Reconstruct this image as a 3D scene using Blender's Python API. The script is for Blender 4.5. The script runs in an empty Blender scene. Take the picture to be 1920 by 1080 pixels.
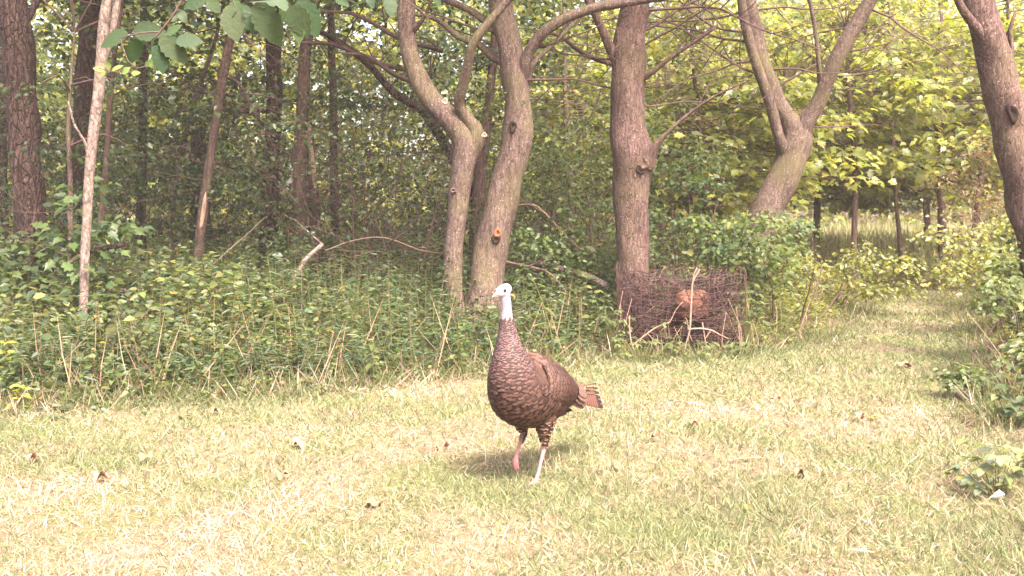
import bpy, bmesh, math, random
import numpy as np
from mathutils import Vector, Matrix

random.seed(7)
RNG = np.random.default_rng(11)
scene = bpy.context.scene
COL = scene.collection
R = math.radians

# ------------------------------------------------------------------ camera
FPX = 1844.0                       # focal length in pixels of the 1920 px wide photograph
CAM_H, TILT = 1.2, math.atan(150 / 1844.0)
cam_d = bpy.data.cameras.new('camera')
cam_d.sensor_width = 36
cam_d.lens = 36 * FPX / 1920
cam_d.clip_start, cam_d.clip_end = 0.05, 2000
cam = bpy.data.objects.new('camera', cam_d)
COL.objects.link(cam)
cam.location = (0, 0, CAM_H)
cam.rotation_euler = (math.pi / 2 - TILT, 0, 0)
scene.camera = cam

# ------------------------------------------------------------------ light
SUN_EL, SUN_AZ = R(55), R(152)     # azimuth: 0 = +Y (away from camera), positive towards +X
TO_SUN = Vector((math.sin(SUN_AZ) * math.cos(SUN_EL), math.cos(SUN_AZ) * math.cos(SUN_EL), math.sin(SUN_EL)))
world = bpy.data.worlds.new('World')
scene.world = world
world.use_nodes = True
wn = world.node_tree
sky = wn.nodes.new('ShaderNodeTexSky')
sky.sky_type = 'NISHITA'
sky.sun_disc = False
sky.sun_elevation = SUN_EL
sky.sun_rotation = SUN_AZ
sky.air_density, sky.dust_density, sky.ozone_density = 1.0, 5.0, 0.3
tint = wn.nodes.new('ShaderNodeMix'); tint.data_type = 'RGBA'; tint.blend_type = 'MULTIPLY'   # the camera's warm white balance
tint.inputs[0].default_value = 1
tint.inputs[7].default_value = (1.0, 0.86, 0.78, 1)
wn.links.new(sky.outputs[0], tint.inputs[6])
wn.links.new(tint.outputs[2], wn.nodes['Background'].inputs[0])
wn.nodes['Background'].inputs[1].default_value = 0.15
sl = bpy.data.lights.new('sun', 'SUN')
sl.energy = 2.6
sl.angle = R(18)
sl.color = (1.0, 0.90, 0.84)
sun = bpy.data.objects.new('sun', sl)
COL.objects.link(sun)
sun.rotation_euler = TO_SUN.to_track_quat('Z', 'Y').to_euler()
sun.location = (-5, -5, 20)
scene.view_settings.view_transform = 'Standard'
scene.view_settings.look = 'None'
scene.view_settings.gamma = 1
scene.view_settings.exposure = 2.7
cy = scene.cycles
cy.use_denoising = True
cy.max_bounces = 6
cy.diffuse_bounces = 4
cy.transmission_bounces = 4
cy.glossy_bounces = 2
cy.caustics_reflective = cy.caustics_refractive = False


# ------------------------------------------------------------------ projection helpers
def P(px, py, Y):
    """world point seen at pixel (px, py) of the photograph, at depth Y metres"""
    xc, yc = (px - 960) / FPX, (540 - py) / FPX
    d = (xc, math.cos(TILT) + yc * math.sin(TILT), yc * math.cos(TILT) - math.sin(TILT))
    t = Y / d[1]
    return Vector((d[0] * t, Y, CAM_H + d[2] * t))


def G(px, py):
    """ground point (z = 0) seen at pixel"""
    a = P(px, py, 1.0)
    s = CAM_H / (CAM_H - a.z)
    return (a.x * s, s)


# ------------------------------------------------------------------ materials
def new_mat(name):
    m = bpy.data.materials.new(name)
    m.use_nodes = True
    nt = m.node_tree
    return m, nt, nt.nodes['Principled BSDF'], nt.nodes['Material Output']


def N(nt, kind, **kw):
    n = nt.nodes.new(kind)
    for k, v in kw.items():
        setattr(n, k, v)
    return n


def leaf_mat(name, trans=0.42, rough=0.42, spec=0.35, gain=(1.25, 1.35, 0.55)):
    m, nt, b, out = new_mat(name)
    at = N(nt, 'ShaderNodeAttribute', attribute_name='Col')
    mul = N(nt, 'ShaderNodeMix', data_type='RGBA', blend_type='MULTIPLY')
    mul.inputs[0].default_value = 1
    mul.inputs[7].default_value = (*gain, 1)
    nt.links.new(at.outputs['Color'], mul.inputs[6])
    nt.links.new(at.outputs['Color'], b.inputs['Base Color'])
    b.inputs['Roughness'].default_value = rough
    b.inputs['Specular IOR Level'].default_value = spec
    tr = N(nt, 'ShaderNodeBsdfTranslucent')
    nt.links.new(mul.outputs[2], tr.inputs['Color'])
    mx = N(nt, 'ShaderNodeMixShader')
    mx.inputs[0].default_value = trans
    nt.links.new(b.outputs[0], mx.inputs[1])
    nt.links.new(tr.outputs[0], mx.inputs[2])
    nt.links.new(mx.outputs[0], out.inputs['Surface'])
    return m


def attr_mat(name, rough=0.8, spec=0.2, noise=0.0, nscale=60):
    m, nt, b, out = new_mat(name)
    at = N(nt, 'ShaderNodeAttribute', attribute_name='Col')
    b.inputs['Roughness'].default_value = rough
    b.inputs['Specular IOR Level'].default_value = spec
    if noise:
        tc = N(nt, 'ShaderNodeTexCoord')
        no = N(nt, 'ShaderNodeTexNoise')
        no.inputs['Scale'].default_value = nscale
        no.inputs['Detail'].default_value = 4
        nt.links.new(tc.outputs['Object'], no.inputs['Vector'])
        mr = N(nt, 'ShaderNodeMapRange')
        mr.inputs[1].default_value, mr.inputs[2].default_value = 0.3, 0.7
        mr.inputs[3].default_value, mr.inputs[4].default_value = 1 - noise, 1 + noise
        nt.links.new(no.outputs['Fac'], mr.inputs[0])
        mul = N(nt, 'ShaderNodeMix', data_type='RGBA', blend_type='MULTIPLY')
        mul.inputs[0].default_value = 1
        nt.links.new(at.outputs['Color'], mul.inputs[6])
        nt.links.new(mr.outputs[0], mul.inputs[7])
        nt.links.new(mul.outputs[2], b.inputs['Base Color'])
    else:
        nt.links.new(at.outputs['Color'], b.inputs['Base Color'])
    return m


def bark_mat(name, c_dark, c_mid, c_light, plates=26, stretch=0.28, bump=0.6, moss=0.0, fleck=0.3):
    """bark from furrows stretched along the trunk, pale lichen flecks and a green film"""
    m, nt, b, out = new_mat(name)
    tc = N(nt, 'ShaderNodeTexCoord')
    mp = N(nt, 'ShaderNodeMapping')
    mp.inputs['Scale'].default_value = (1, 1, stretch)
    nt.links.new(tc.outputs['Object'], mp.inputs['Vector'])
    wob = N(nt, 'ShaderNodeTexNoise')
    wob.inputs['Scale'].default_value = 9
    wob.inputs['Detail'].default_value = 3
    nt.links.new(mp.outputs[0], wob.inputs['Vector'])
    add = N(nt, 'ShaderNodeMix', data_type='RGBA', blend_type='LINEAR_LIGHT')
    add.inputs[0].default_value = 0.06
    nt.links.new(mp.outputs[0], add.inputs[6])
    nt.links.new(wob.outputs['Color'], add.inputs[7])
    vo = N(nt, 'ShaderNodeTexVoronoi', feature='DISTANCE_TO_EDGE')
    vo.inputs['Scale'].default_value = plates
    nt.links.new(add.outputs[2], vo.inputs['Vector'])
    n1 = N(nt, 'ShaderNodeTexNoise')
    n1.inputs['Scale'].default_value = 38
    n1.inputs['Detail'].default_value = 6
    n1.inputs['Roughness'].default_value = 0.7
    nt.links.new(mp.outputs[0], n1.inputs['Vector'])
    r1 = N(nt, 'ShaderNodeValToRGB')
    r1.color_ramp.elements[0].position, r1.color_ramp.elements[0].color = 0.30, (*c_dark, 1)
    r1.color_ramp.elements[1].position, r1.color_ramp.elements[1].color = 0.72, (*c_light, 1)
    e = r1.color_ramp.elements.new(0.5)
    e.color = (*c_mid, 1)
    nt.links.new(n1.outputs['Fac'], r1.inputs[0])
    # furrows
    fr = N(nt, 'ShaderNodeMapRange')
    fr.inputs[1].default_value, fr.inputs[2].default_value = 0.0, 0.12
    fr.inputs[3].default_value, fr.inputs[4].default_value = 0.45, 1.0
    nt.links.new(vo.outputs['Distance'], fr.inputs[0])
    mul = N(nt, 'ShaderNodeMix', data_type='RGBA', blend_type='MULTIPLY')
    mul.inputs[0].default_value = 1
    nt.links.new(r1.outputs[0], mul.inputs[6])
    nt.links.new(fr.outputs[0], mul.inputs[7])
    # pale flecks
    n2 = N(nt, 'ShaderNodeTexNoise')
    n2.inputs['Scale'].default_value = 70
    n2.inputs['Detail'].default_value = 2
    nt.links.new(tc.outputs['Object'], n2.inputs['Vector'])
    fl = N(nt, 'ShaderNodeMapRange')
    fl.inputs[1].default_value, fl.inputs[2].default_value = 0.62, 0.7
    fl.inputs[3].default_value, fl.inputs[4].default_value = 0.0, fleck
    nt.links.new(n2.outputs['Fac'], fl.inputs[0])
    mf = N(nt, 'ShaderNodeMix', data_type='RGBA')
    mf.inputs[7].default_value = (0.42, 0.37, 0.34, 1)
    nt.links.new(fl.outputs[0], mf.inputs[0])
    nt.links.new(mul.outputs[2], mf.inputs[6])
    # green film in patches
    n3 = N(nt, 'ShaderNodeTexNoise')
    n3.inputs['Scale'].default_value = 2.6
    n3.inputs['Detail'].default_value = 5
    nt.links.new(tc.outputs['Object'], n3.inputs['Vector'])
    ms = N(nt, 'ShaderNodeMapRange')
    ms.inputs[1].default_value, ms.inputs[2].default_value = 0.45, 0.7
    ms.inputs[3].default_value, ms.inputs[4].default_value = 0.0, moss
    nt.links.new(n3.outputs['Fac'], ms.inputs[0])
    mm = N(nt, 'ShaderNodeMix', data_type='RGBA')
    mm.inputs[7].default_value = (0.13, 0.125, 0.05, 1)
    nt.links.new(ms.outputs[0], mm.inputs[0])
    nt.links.new(mf.outputs[2], mm.inputs[6])
    nt.links.new(mm.outputs[2], b.inputs['Base Color'])
    b.inputs['Roughness'].default_value = 0.9
    b.inputs['Specular IOR Level'].default_value = 0.15
    hs = N(nt, 'ShaderNodeMath', operation='ADD')
    nt.links.new(fr.outputs[0], hs.inputs[0])
    nt.links.new(n1.outputs['Fac'], hs.inputs[1])
    bp = N(nt, 'ShaderNodeBump')
    bp.inputs['Strength'].default_value = bump
    bp.inputs['Distance'].default_value = 0.02
    nt.links.new(hs.outputs[0], bp.inputs['Height'])
    nt.links.new(bp.outputs[0], b.inputs['Normal'])
    return m


def plain_mat(name, c, rough=0.7, spec=0.2, var=0.25, nscale=40, bump=0.2):
    m, nt, b, out = new_mat(name)
    tc = N(nt, 'ShaderNodeTexCoord')
    no = N(nt, 'ShaderNodeTexNoise')
    no.inputs['Scale'].default_value = nscale
    no.inputs['Detail'].default_value = 5
    nt.links.new(tc.outputs['Object'], no.inputs['Vector'])
    rp = N(nt, 'ShaderNodeValToRGB')
    rp.color_ramp.elements[0].position = 0.3
    rp.color_ramp.elements[1].position = 0.7
    rp.color_ramp.elements[0].color = (*[x * (1 - var) for x in c], 1)
    rp.color_ramp.elements[1].color = (*[min(1, x * (1 + var)) for x in c], 1)
    nt.links.new(no.outputs['Fac'], rp.inputs[0])
    nt.links.new(rp.outputs[0], b.inputs['Base Color'])
    b.inputs['Roughness'].default_value = rough
    b.inputs['Specular IOR Level'].default_value = spec
    bp = N(nt, 'ShaderNodeBump')
    bp.inputs['Strength'].default_value = bump
    bp.inputs['Distance'].default_value = 0.005
    nt.links.new(no.outputs['Fac'], bp.inputs['Height'])
    nt.links.new(bp.outputs[0], b.inputs['Normal'])
    return m


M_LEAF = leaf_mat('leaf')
M_LIT = leaf_mat('sunlit_leaf', trans=0.5, rough=0.36, spec=0.5, gain=(1.5, 1.5, 0.6))  # brighter copy of the leaf material, with sunlight put into its colour
M_GRASS = leaf_mat('grass_blade', trans=0.3, rough=0.55, spec=0.2, gain=(1.1, 1.15, 0.8))
M_BARK = bark_mat('bark_grey_brown', (0.052, 0.034, 0.029), (0.102, 0.072, 0.060), (0.175, 0.130, 0.112), plates=46, stretch=.22, bump=.35, moss=0.45, fleck=0.45)
M_BARK2 = bark_mat('bark_red_brown', (0.044, 0.027, 0.024), (0.090, 0.057, 0.049), (0.155, 0.108, 0.095), plates=44, stretch=.22, bump=.4, moss=0.2, fleck=0.35)
M_DARK = bark_mat('bark_dark_scaly', (0.018, 0.012, 0.011), (0.048, 0.031, 0.027), (0.110, 0.076, 0.065), plates=22, stretch=0.35, bump=1.0, fleck=0.2)
M_PALE = bark_mat('bark_pale', (0.085, 0.062, 0.055), (0.165, 0.125, 0.110), (0.29, 0.24, 0.22), plates=26, stretch=0.5, bump=0.25, moss=0.25, fleck=0.6)
M_TWIG = plain_mat('twig_bark', (0.085, 0.054, 0.048), rough=0.85)
M_TWIGP = plain_mat('dry_twig', (0.22, 0.15, 0.115), rough=0.85)
M_WOOD = plain_mat('cut_wood', (0.36, 0.25, 0.18), rough=0.8)
M_RAW = plain_mat('torn_wood', (0.22, 0.085, 0.04), rough=0.85, nscale=60)
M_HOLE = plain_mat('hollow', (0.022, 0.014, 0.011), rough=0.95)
M_WIRE = plain_mat('rusty_wire', (0.065, 0.035, 0.032), rough=0.75, nscale=90)
M_RUST = plain_mat('rust_heap', (0.115, 0.056, 0.040), rough=0.9, nscale=35, var=0.55, bump=0.8)
M_BRUSH = attr_mat('brush_stick', rough=0.9)
M_DEAD = attr_mat('dead_leaf', rough=0.75)
M_FEATHER = attr_mat('feather', rough=0.65, spec=0.2, noise=0.22, nscale=160)
M_SKIN = attr_mat('bird_skin', rough=0.55, spec=0.3, noise=0.25, nscale=190)
M_BEAK = plain_mat('beak_horn', (0.36, 0.22, 0.20), rough=0.4, var=0.1)
m, nt, b, out = new_mat('eye')
b.inputs['Base Color'].default_value = (0.012, 0.008, 0.010, 1)
b.inputs['Roughness'].default_value = 0.12
M_EYE = m

# ------------------------------------------------------------------ object helpers
def link(name, me, parent=None, mat=None):
    o = bpy.data.objects.new(name, me)
    COL.objects.link(o)
    if mat is not None and me is not None:
        me.materials.append(mat)
    if parent is not None:
        o.parent = parent
        o.matrix_parent_inverse = Matrix.Translation(parent.location).inverted() if parent.rotation_euler.z == 0 else parent.matrix_basis.inverted()
    return o


def tag(o, label=None, cat=None, group=None, kind=None):
    if label: o['label'] = label
    if cat: o['category'] = cat
    if group: o['group'] = group
    if kind: o['kind'] = kind
    return o


def empty(name, loc, label, cat, group=None):
    o = bpy.data.objects.new(name, None)
    COL.objects.link(o)
    o.location = loc
    o.empty_display_size = 0.1
    return tag(o, label, cat, group)


def mesh_np(name, V, T, C=None, smooth=False):
    """mesh from vertex array, triangle array, per-vertex colours"""
    me = bpy.data.meshes.new(name)
    V = np.asarray(V, np.float32); T = np.asarray(T, np.int32)
    me.vertices.add(len(V)); me.vertices.foreach_set('co', V.ravel())
    me.loops.add(T.size); me.loops.foreach_set('vertex_index', T.ravel())
    me.polygons.add(len(T))
    me.polygons.foreach_set('loop_start', np.arange(0, T.size, 3, dtype=np.int32))
    if smooth:
        me.polygons.foreach_set('use_smooth', np.ones(len(T), bool))
    me.update(calc_edges=True)
    if C is not None:
        a = me.color_attributes.new('Col', 'FLOAT_COLOR', 'POINT')
        C4 = np.ones((len(V), 4), np.float32); C4[:, :3] = C
        a.data.foreach_set('color', C4.ravel())
    return me


class Acc:
    """collects pieces of ONE object"""
    def __init__(self): self.V, self.T, self.C, self.n = [], [], [], 0
    def add(self, V, T, C):
        V = np.asarray(V, float).reshape(-1, 3)
        C = np.asarray(C, float)
        if C.ndim == 1: C = np.tile(C, (len(V), 1))
        self.V.append(V); self.T.append(np.asarray(T) + self.n); self.C.append(C); self.n += len(V)
    def mesh(self, name, smooth=False):
        if not self.V: return None
        return mesh_np(name, np.concatenate(self.V), np.concatenate(self.T), np.concatenate(self.C), smooth)
    def obj(self, name, mat, parent=None, smooth=False):
        return link(name, self.mesh(name, smooth), parent, mat)


# leaf templates: x along the leaf 0..1, y across -0.5..0.5, z up
def tmpl(pts, tris): return np.array(pts, float), np.array(tris, int)
LEAF2 = tmpl([(0, 0, 0), (.45, .5, .1), (1, 0, -.08), (.45, -.5, .1)], [(0, 2, 1), (0, 3, 2)])
LEAF4 = tmpl([(0, 0, 0), (.26, .44, .07), (.62, .40, .05), (1, 0, -.14), (.62, -.40, .05), (.26, -.44, .07)],
             [(0, 2, 1), (0, 3, 2), (0, 4, 3), (0, 5, 4)])
_mp = [(0, 0, 0), (-.05, .26, .03), (.20, .30, .05), (.28, .56, 0), (.46, .30, .05), (.60, .36, .02), (.66, .16, .04), (1, 0, -.12)]
MAPLE = tmpl([(.32, 0, -.03)] + _mp + [(x, -y, z) for x, y, z in _mp[1:-1][::-1]],
             [(0, k + 1, k + 2) for k in range(13)] + [(0, 14, 1)])
BLADE = tmpl([(0, .5, 0), (0, -.5, 0), (.5, .42, 0), (.5, -.42, 0), (1, 0, 0)], [(0, 1, 3), (0, 3, 2), (2, 3, 4)])


def unit(v):
    return v / np.maximum(np.linalg.norm(v, axis=-1, keepdims=True), 1e-9)


def put(acc, tm, pos, d, up, L, W, col, bend=None):
    """place n copies of a leaf template: base point, direction, approximate normal, length, width, colour"""
    tv, tt = tm
    pos, d = np.asarray(pos, float), unit(np.asarray(d, float))
    n = len(pos)
    if n == 0: return
    side = unit(np.cross(up, d))
    nor = np.cross(d, side)
    L = np.broadcast_to(L, (n,)); W = np.broadcast_to(W, (n,))
    x = tv[None, :, 0] * L[:, None]
    y = tv[None, :, 1] * W[:, None]
    z = tv[None, :, 2] * W[:, None]
    if bend is not None:
        z = z + (tv[None, :, 0] ** 2) * (np.broadcast_to(bend, (n,)) * L)[:, None]
    V = pos[:, None] + x[..., None] * d[:, None] + y[..., None] * side[:, None] + z[..., None] * nor[:, None]
    k = len(tv)
    T = tt[None] + (np.arange(n) * k)[:, None, None]
    C = np.repeat(np.broadcast_to(col, (n, 3)), k, axis=0)
    acc.add(V.reshape(-1, 3), T.reshape(-1, 3), C)


def rdir(n, zlo=-1.0, zhi=1.0):
    a = RNG.uniform(0, 2 * math.pi, n)
    z = RNG.uniform(zlo, zhi, n)
    r = np.sqrt(np.maximum(0, 1 - z * z))
    return np.stack([r * np.cos(a), r * np.sin(a), z], 1)


def cols(n, base, var=0.25, hue=0.12):
    """n leaf colours around one of several base colours"""
    base = np.atleast_2d(np.array(base, float))
    c = base[RNG.integers(0, len(base), n)]
    c = c * RNG.uniform(1 - var, 1 + var, (n, 1))
    c = c * (1 + RNG.uniform(-hue, hue, (n, 3)) * np.array([1, .4, 1]))
    g = c.mean(1, keepdims=True)
    c = c * .88 + g * .12 * np.array([1.25, 1.0, .85])
    return np.clip(c, 0, 1)


def smooth_path(pts, step):
    """Catmull-Rom through rows (x, y, z, r, ...) with about one row every step metres"""
    p = np.array(pts, float)
    if len(p) == 2:
        n = max(2, int(np.linalg.norm(p[1, :3] - p[0, :3]) / step) + 1)
        return p[0] + (p[1] - p[0]) * np.linspace(0, 1, n)[:, None]
    q = np.vstack([2 * p[0] - p[1], p, 2 * p[-1] - p[-2]])
    q[:, 3] = np.maximum(q[:, 3], 0.0008)
    outp = []
    for i in range(1, len(q) - 2):
        a, b_, c, d = q[i - 1], q[i], q[i + 1], q[i + 2]
        n = max(2, int(np.linalg.norm(c[:3] - b_[:3]) / step))
        t = np.linspace(0, 1, n, endpoint=False)[:, None]
        outp.append(0.5 * (2 * b_ + (c - a) * t + (2 * a - 5 * b_ + 4 * c - d) * t * t + (3 * b_ - a - 3 * c + d) * t ** 3))
    outp.append(p[-1:])
    o = np.vstack(outp)
    o[:, 3] = np.maximum(o[:, 3], 0.0008)
    return o


def tube(acc, pts, seg=8, step=0.08, col=(1, 1, 1), lump=0.0, seed=0, cap=True):
    """tapering limb through points (x, y, z, radius), with an uneven surface"""
    p = smooth_path(pts, step)
    c, r = p[:, :3], p[:, 3]
    t = unit(np.gradient(c, axis=0))
    ref = np.array([0.0, 1.0, 0.0]) if abs(t[0][1]) < 0.8 else np.array([1.0, 0, 0])
    u = unit(np.cross(t, ref)); w = np.cross(t, u)
    a = np.linspace(0, 2 * math.pi, seg, endpoint=False)
    rr = np.repeat(r[:, None], seg, 1)
    if lump:
        s = np.cumsum(np.r_[0, np.linalg.norm(np.diff(c, axis=0), axis=1)])
        g = np.random.default_rng(seed)
        f = np.zeros_like(rr)
        for k in range(7):
            ka, ks = g.integers(1, 4), g.uniform(2.0, 16)
            f += np.sin(ka * a[None] + ks * s[:, None] + g.uniform(0, 6.3)) / (1 + 0.12 * ks)
        rr = rr * (1 + lump * f)
    V = c[:, None] + rr[..., None] * (np.cos(a)[None, :, None] * u[:, None] + np.sin(a)[None, :, None] * w[:, None])
    n = len(c)
    i = np.arange(n - 1)[:, None] * seg
    j = np.arange(seg)[None]; j2 = (j + 1) % seg
    A, B, Cc, D = i + j, i + j2, i + seg + j2, i + seg + j
    T = np.concatenate([np.stack([A, B, Cc], -1).reshape(-1, 3), np.stack([A, Cc, D], -1).reshape(-1, 3)])
    V = V.reshape(-1, 3)
    if cap:
        V = np.vstack([V, c[-1] + t[-1] * r[-1] * 0.3])
        k = np.arange(seg)
        T = np.vstack([T, np.stack([(n - 1) * seg + k, (n - 1) * seg + (k + 1) % seg, np.full(seg, n * seg)], 1)])
    acc.add(V, T, col)
    return p


def grow(acc, start, d, length, r, depth=2, seg=5, wander=0.25, up=0.05, kids=3, col=(1, 1, 1), tips=None):
    """a wandering branch with side branches; returns nothing, fills tips with end points"""
    n = max(4, int(length / 0.16))
    p = Vector(start); d = Vector(d).normalized()
    pts = [(*p, r)]
    for k in range(1, n + 1):
        d = (d + Vector((random.gauss(0, wander), random.gauss(0, wander), random.gauss(0, wander) + up)) * 0.5).normalized()
        p = p + d * (length / n)
        pts.append((*p, max(0.0018, r * (1 - 0.8 * k / n))))
        if depth > 0 and k > 1 and random.random() < kids / n:
            side = Vector((random.gauss(0, 1), random.gauss(0, 1), random.gauss(0.1, 0.7)))
            side = (side - side.dot(d) * d).normalized()
            grow(acc, p, d * 0.6 + side * 0.8, length * random.uniform(.35, .65) * (1 - 0.4 * k / n), max(0.002, pts[-1][3] * 0.62), depth - 1, 4, wander * 1.15, up, kids, col, tips)
    tube(acc, pts, seg, 0.12, col)
    if tips is not None:
        tips.append((np.array(p), np.array(d)))


def spray(acc, centre, n, rad, flat, size, base, tm=LEAF2, axis=None, twigs=None, droop=0.25, var=0.3):
    """a leaf spray: leaves lying in tiers around a centre, each turned its own way"""
    c = np.asarray(centre, float)
    off = RNG.normal(0, 0.45, (n, 3)) * np.array([rad, rad, rad * flat])
    if axis is not None:
        s = RNG.uniform(-.5, .9, n)[:, None]
        off = off * 0.6 + np.asarray(axis) * s * rad
    pos = c + off
    d = unit(off * np.array([1, 1, .3]) + 0.7 * rdir(n, -.5, .3) * rad) - np.array([0, 0, 1]) * RNG.uniform(0, droop * 2, (n, 1))
    up = unit(np.array([0.1, -.55, 1.0]) + 0.75 * RNG.normal(0, .55, (n, 3)))   # leaves turn towards the light of the clearing
    L = size * RNG.uniform(.6, 1.25, n)
    put(acc, tm, pos, d, up, L, L * RNG.uniform(.62, .85, n), cols(n, base, var), bend=RNG.uniform(-.25, .05, n))


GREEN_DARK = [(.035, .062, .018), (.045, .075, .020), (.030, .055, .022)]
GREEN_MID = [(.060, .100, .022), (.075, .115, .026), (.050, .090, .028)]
GREEN_LIT = [(.175, .195, .035), (.145, .175, .040), (.20, .21, .035), (.12, .15, .045)]  # greens brightened to carry sunlight in the leaf colour
GREEN_SUN = [(.21, .235, .035), (.175, .21, .040), (.24, .25, .035), (.15, .185, .05)]  # lit greens raised further, sunlight painted into the far leaves
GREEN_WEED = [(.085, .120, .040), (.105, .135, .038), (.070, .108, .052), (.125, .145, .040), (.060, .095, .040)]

# ------------------------------------------------------------------ lawn outline on the ground
EDGE_PX = [(-900, 850), (-300, 800), (0, 772), (150, 765), (300, 758), (480, 744), (640, 728), (780, 712), (900, 698), (1040, 684), (1150, 672),
           (1400, 664), (1480, 646), (1550, 622), (1595, 596), (1625, 572), (1650, 552), (1740, 545), (1815, 548), (1835, 566),
           (1832, 600), (1846, 640), (1872, 700), (1905, 790), (1950, 880), (2010, 1000), (2150, 1300)]
EDGE = np.array([G(*p) for p in EDGE_PX])
POLY = np.vstack([EDGE, [(3.5, -2.0), (-9, -2.0)]])


def in_poly(x, y, poly=POLY):
    inside = np.zeros(len(x), bool)
    j = len(poly) - 1
    for i in range(len(poly)):
        xi, yi = poly[i]; xj, yj = poly[j]
        c = ((yi > y) != (yj > y)) & (x < (xj - xi) * (y - yi) / (yj - yi + 1e-12) + xi)
        inside ^= c
        j = i
    return inside


def edge_dist(x, y):
    """distance to the lawn edge, positive in the woods, negative on the lawn"""
    d = np.full(len(x), 1e9)
    p = np.stack([x, y], 1)
    for a, b_ in zip(EDGE[:-1], EDGE[1:]):
        ab = b_ - a
        t = np.clip(((p - a) @ ab) / (ab @ ab), 0, 1)
        d = np.minimum(d, np.linalg.norm(p - (a + t[:, None] * ab), axis=1))
    return np.where(in_poly(x, y), -d, d)


_g = np.random.default_rng(5)
_W = [(_g.normal(0, 1, 2), _g.uniform(0, 6.3)) for _ in range(24)]
def patch(x, y, f, k0=0):
    """smooth random field about -1..1"""
    s = 0
    for k in range(8):
        w, ph = _W[(k + k0) % 24]
        s = s + np.sin(f * (w[0] * x + w[1] * y) + ph)
    return s / 3.2


def ground_z(x, y):
    z = 0.012 * patch(x, y, 1.3) + 0.006 * patch(x, y, 5, 9)
    return z


# ------------------------------------------------------------------ ground
def axis_steps(lo, hi, fine_lo, fine_hi, fine):
    a = np.arange(fine_lo, fine_hi, fine)
    l = fine_lo - np.geomspace(0.3, fine_lo - lo, 14)[::-1]
    h = fine_hi + np.geomspace(0.3, hi - fine_hi, 14)
    return np.concatenate([l, a, h])


gx = axis_steps(-400, 400, -9, 9, 0.18)
gy = axis_steps(-300, 600, -1, 20, 0.18)
XX, YY = np.meshgrid(gx, gy)
gxv, gyv = XX.ravel(), YY.ravel()
gz = ground_z(gxv, gyv)
ed = edge_dist(gxv, gyv)
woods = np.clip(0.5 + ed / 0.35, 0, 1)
gz = gz + 0.05 * woods * patch(gxv, gyv, 2.2, 5)
fade = np.clip((np.hypot(gxv, gyv - 8) - 12) / 20, 0, 1)
gz = gz * (1 - fade)
nx = len(gx)
ii = (np.arange(len(gy) - 1)[:, None] * nx + np.arange(nx - 1)[None]).ravel()
GT = np.concatenate([np.stack([ii, ii + 1, ii + nx + 1], 1), np.stack([ii, ii + nx + 1, ii + nx], 1)])
gme = mesh_np('ground', np.stack([gxv, gyv, gz], 1), GT, np.stack([woods, woods, woods], 1), True)
m, nt, b, out = new_mat('ground_soil')
at = N(nt, 'ShaderNodeAttribute', attribute_name='Col')
tc = N(nt, 'ShaderNodeTexCoord')
n1 = N(nt, 'ShaderNodeTexNoise'); n1.inputs['Scale'].default_value = 22; n1.inputs['Detail'].default_value = 8; n1.inputs['Roughness'].default_value = .7
n2 = N(nt, 'ShaderNodeTexNoise'); n2.inputs['Scale'].default_value = 1.6; n2.inputs['Detail'].default_value = 5
nt.links.new(tc.outputs['Object'], n1.inputs['Vector']); nt.links.new(tc.outputs['Object'], n2.inputs['Vector'])
ra = N(nt, 'ShaderNodeValToRGB')
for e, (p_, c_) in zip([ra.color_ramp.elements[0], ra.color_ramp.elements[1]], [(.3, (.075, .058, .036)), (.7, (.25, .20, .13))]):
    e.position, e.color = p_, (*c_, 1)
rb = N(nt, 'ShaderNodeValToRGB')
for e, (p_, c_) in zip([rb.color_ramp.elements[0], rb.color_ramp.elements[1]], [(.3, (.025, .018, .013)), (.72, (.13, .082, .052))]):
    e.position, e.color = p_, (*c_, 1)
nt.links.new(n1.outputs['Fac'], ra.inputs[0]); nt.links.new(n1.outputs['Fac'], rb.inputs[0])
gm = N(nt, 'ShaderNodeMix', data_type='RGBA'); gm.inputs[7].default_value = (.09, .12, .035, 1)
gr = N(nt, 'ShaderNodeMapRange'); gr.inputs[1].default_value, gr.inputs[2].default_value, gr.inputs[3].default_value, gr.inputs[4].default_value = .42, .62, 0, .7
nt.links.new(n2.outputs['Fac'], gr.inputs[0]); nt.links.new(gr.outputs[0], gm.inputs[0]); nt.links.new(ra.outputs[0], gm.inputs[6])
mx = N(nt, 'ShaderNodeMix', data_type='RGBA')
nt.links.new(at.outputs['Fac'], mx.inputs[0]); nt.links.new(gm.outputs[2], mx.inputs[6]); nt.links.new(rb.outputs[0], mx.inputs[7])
nt.links.new(mx.outputs[2], b.inputs['Base Color'])
b.inputs['Roughness'].default_value = .95; b.inputs['Specular IOR Level'].default_value = .1
bp = N(nt, 'ShaderNodeBump'); bp.inputs['Strength'].default_value = .8; bp.inputs['Distance'].default_value = .03
nt.links.new(n1.outputs['Fac'], bp.inputs['Height']); nt.links.new(bp.outputs[0], b.inputs['Normal'])
tag(link('ground', gme, None, m), kind='structure')

# ------------------------------------------------------------------ lawn grass
def scatter_view(n, y0, y1, spread, marg=1.2, power=1.0):
    """points on the ground, denser towards the viewer"""
    u = RNG.uniform(0, 1, n)
    if power == 2.0: y = 1 / (1 / y0 + u * (1 / y1 - 1 / y0))
    else: y = y0 * (y1 / y0) ** u
    x = RNG.uniform(-1, 1, n) * (y * spread + marg)
    return x, y


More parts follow.
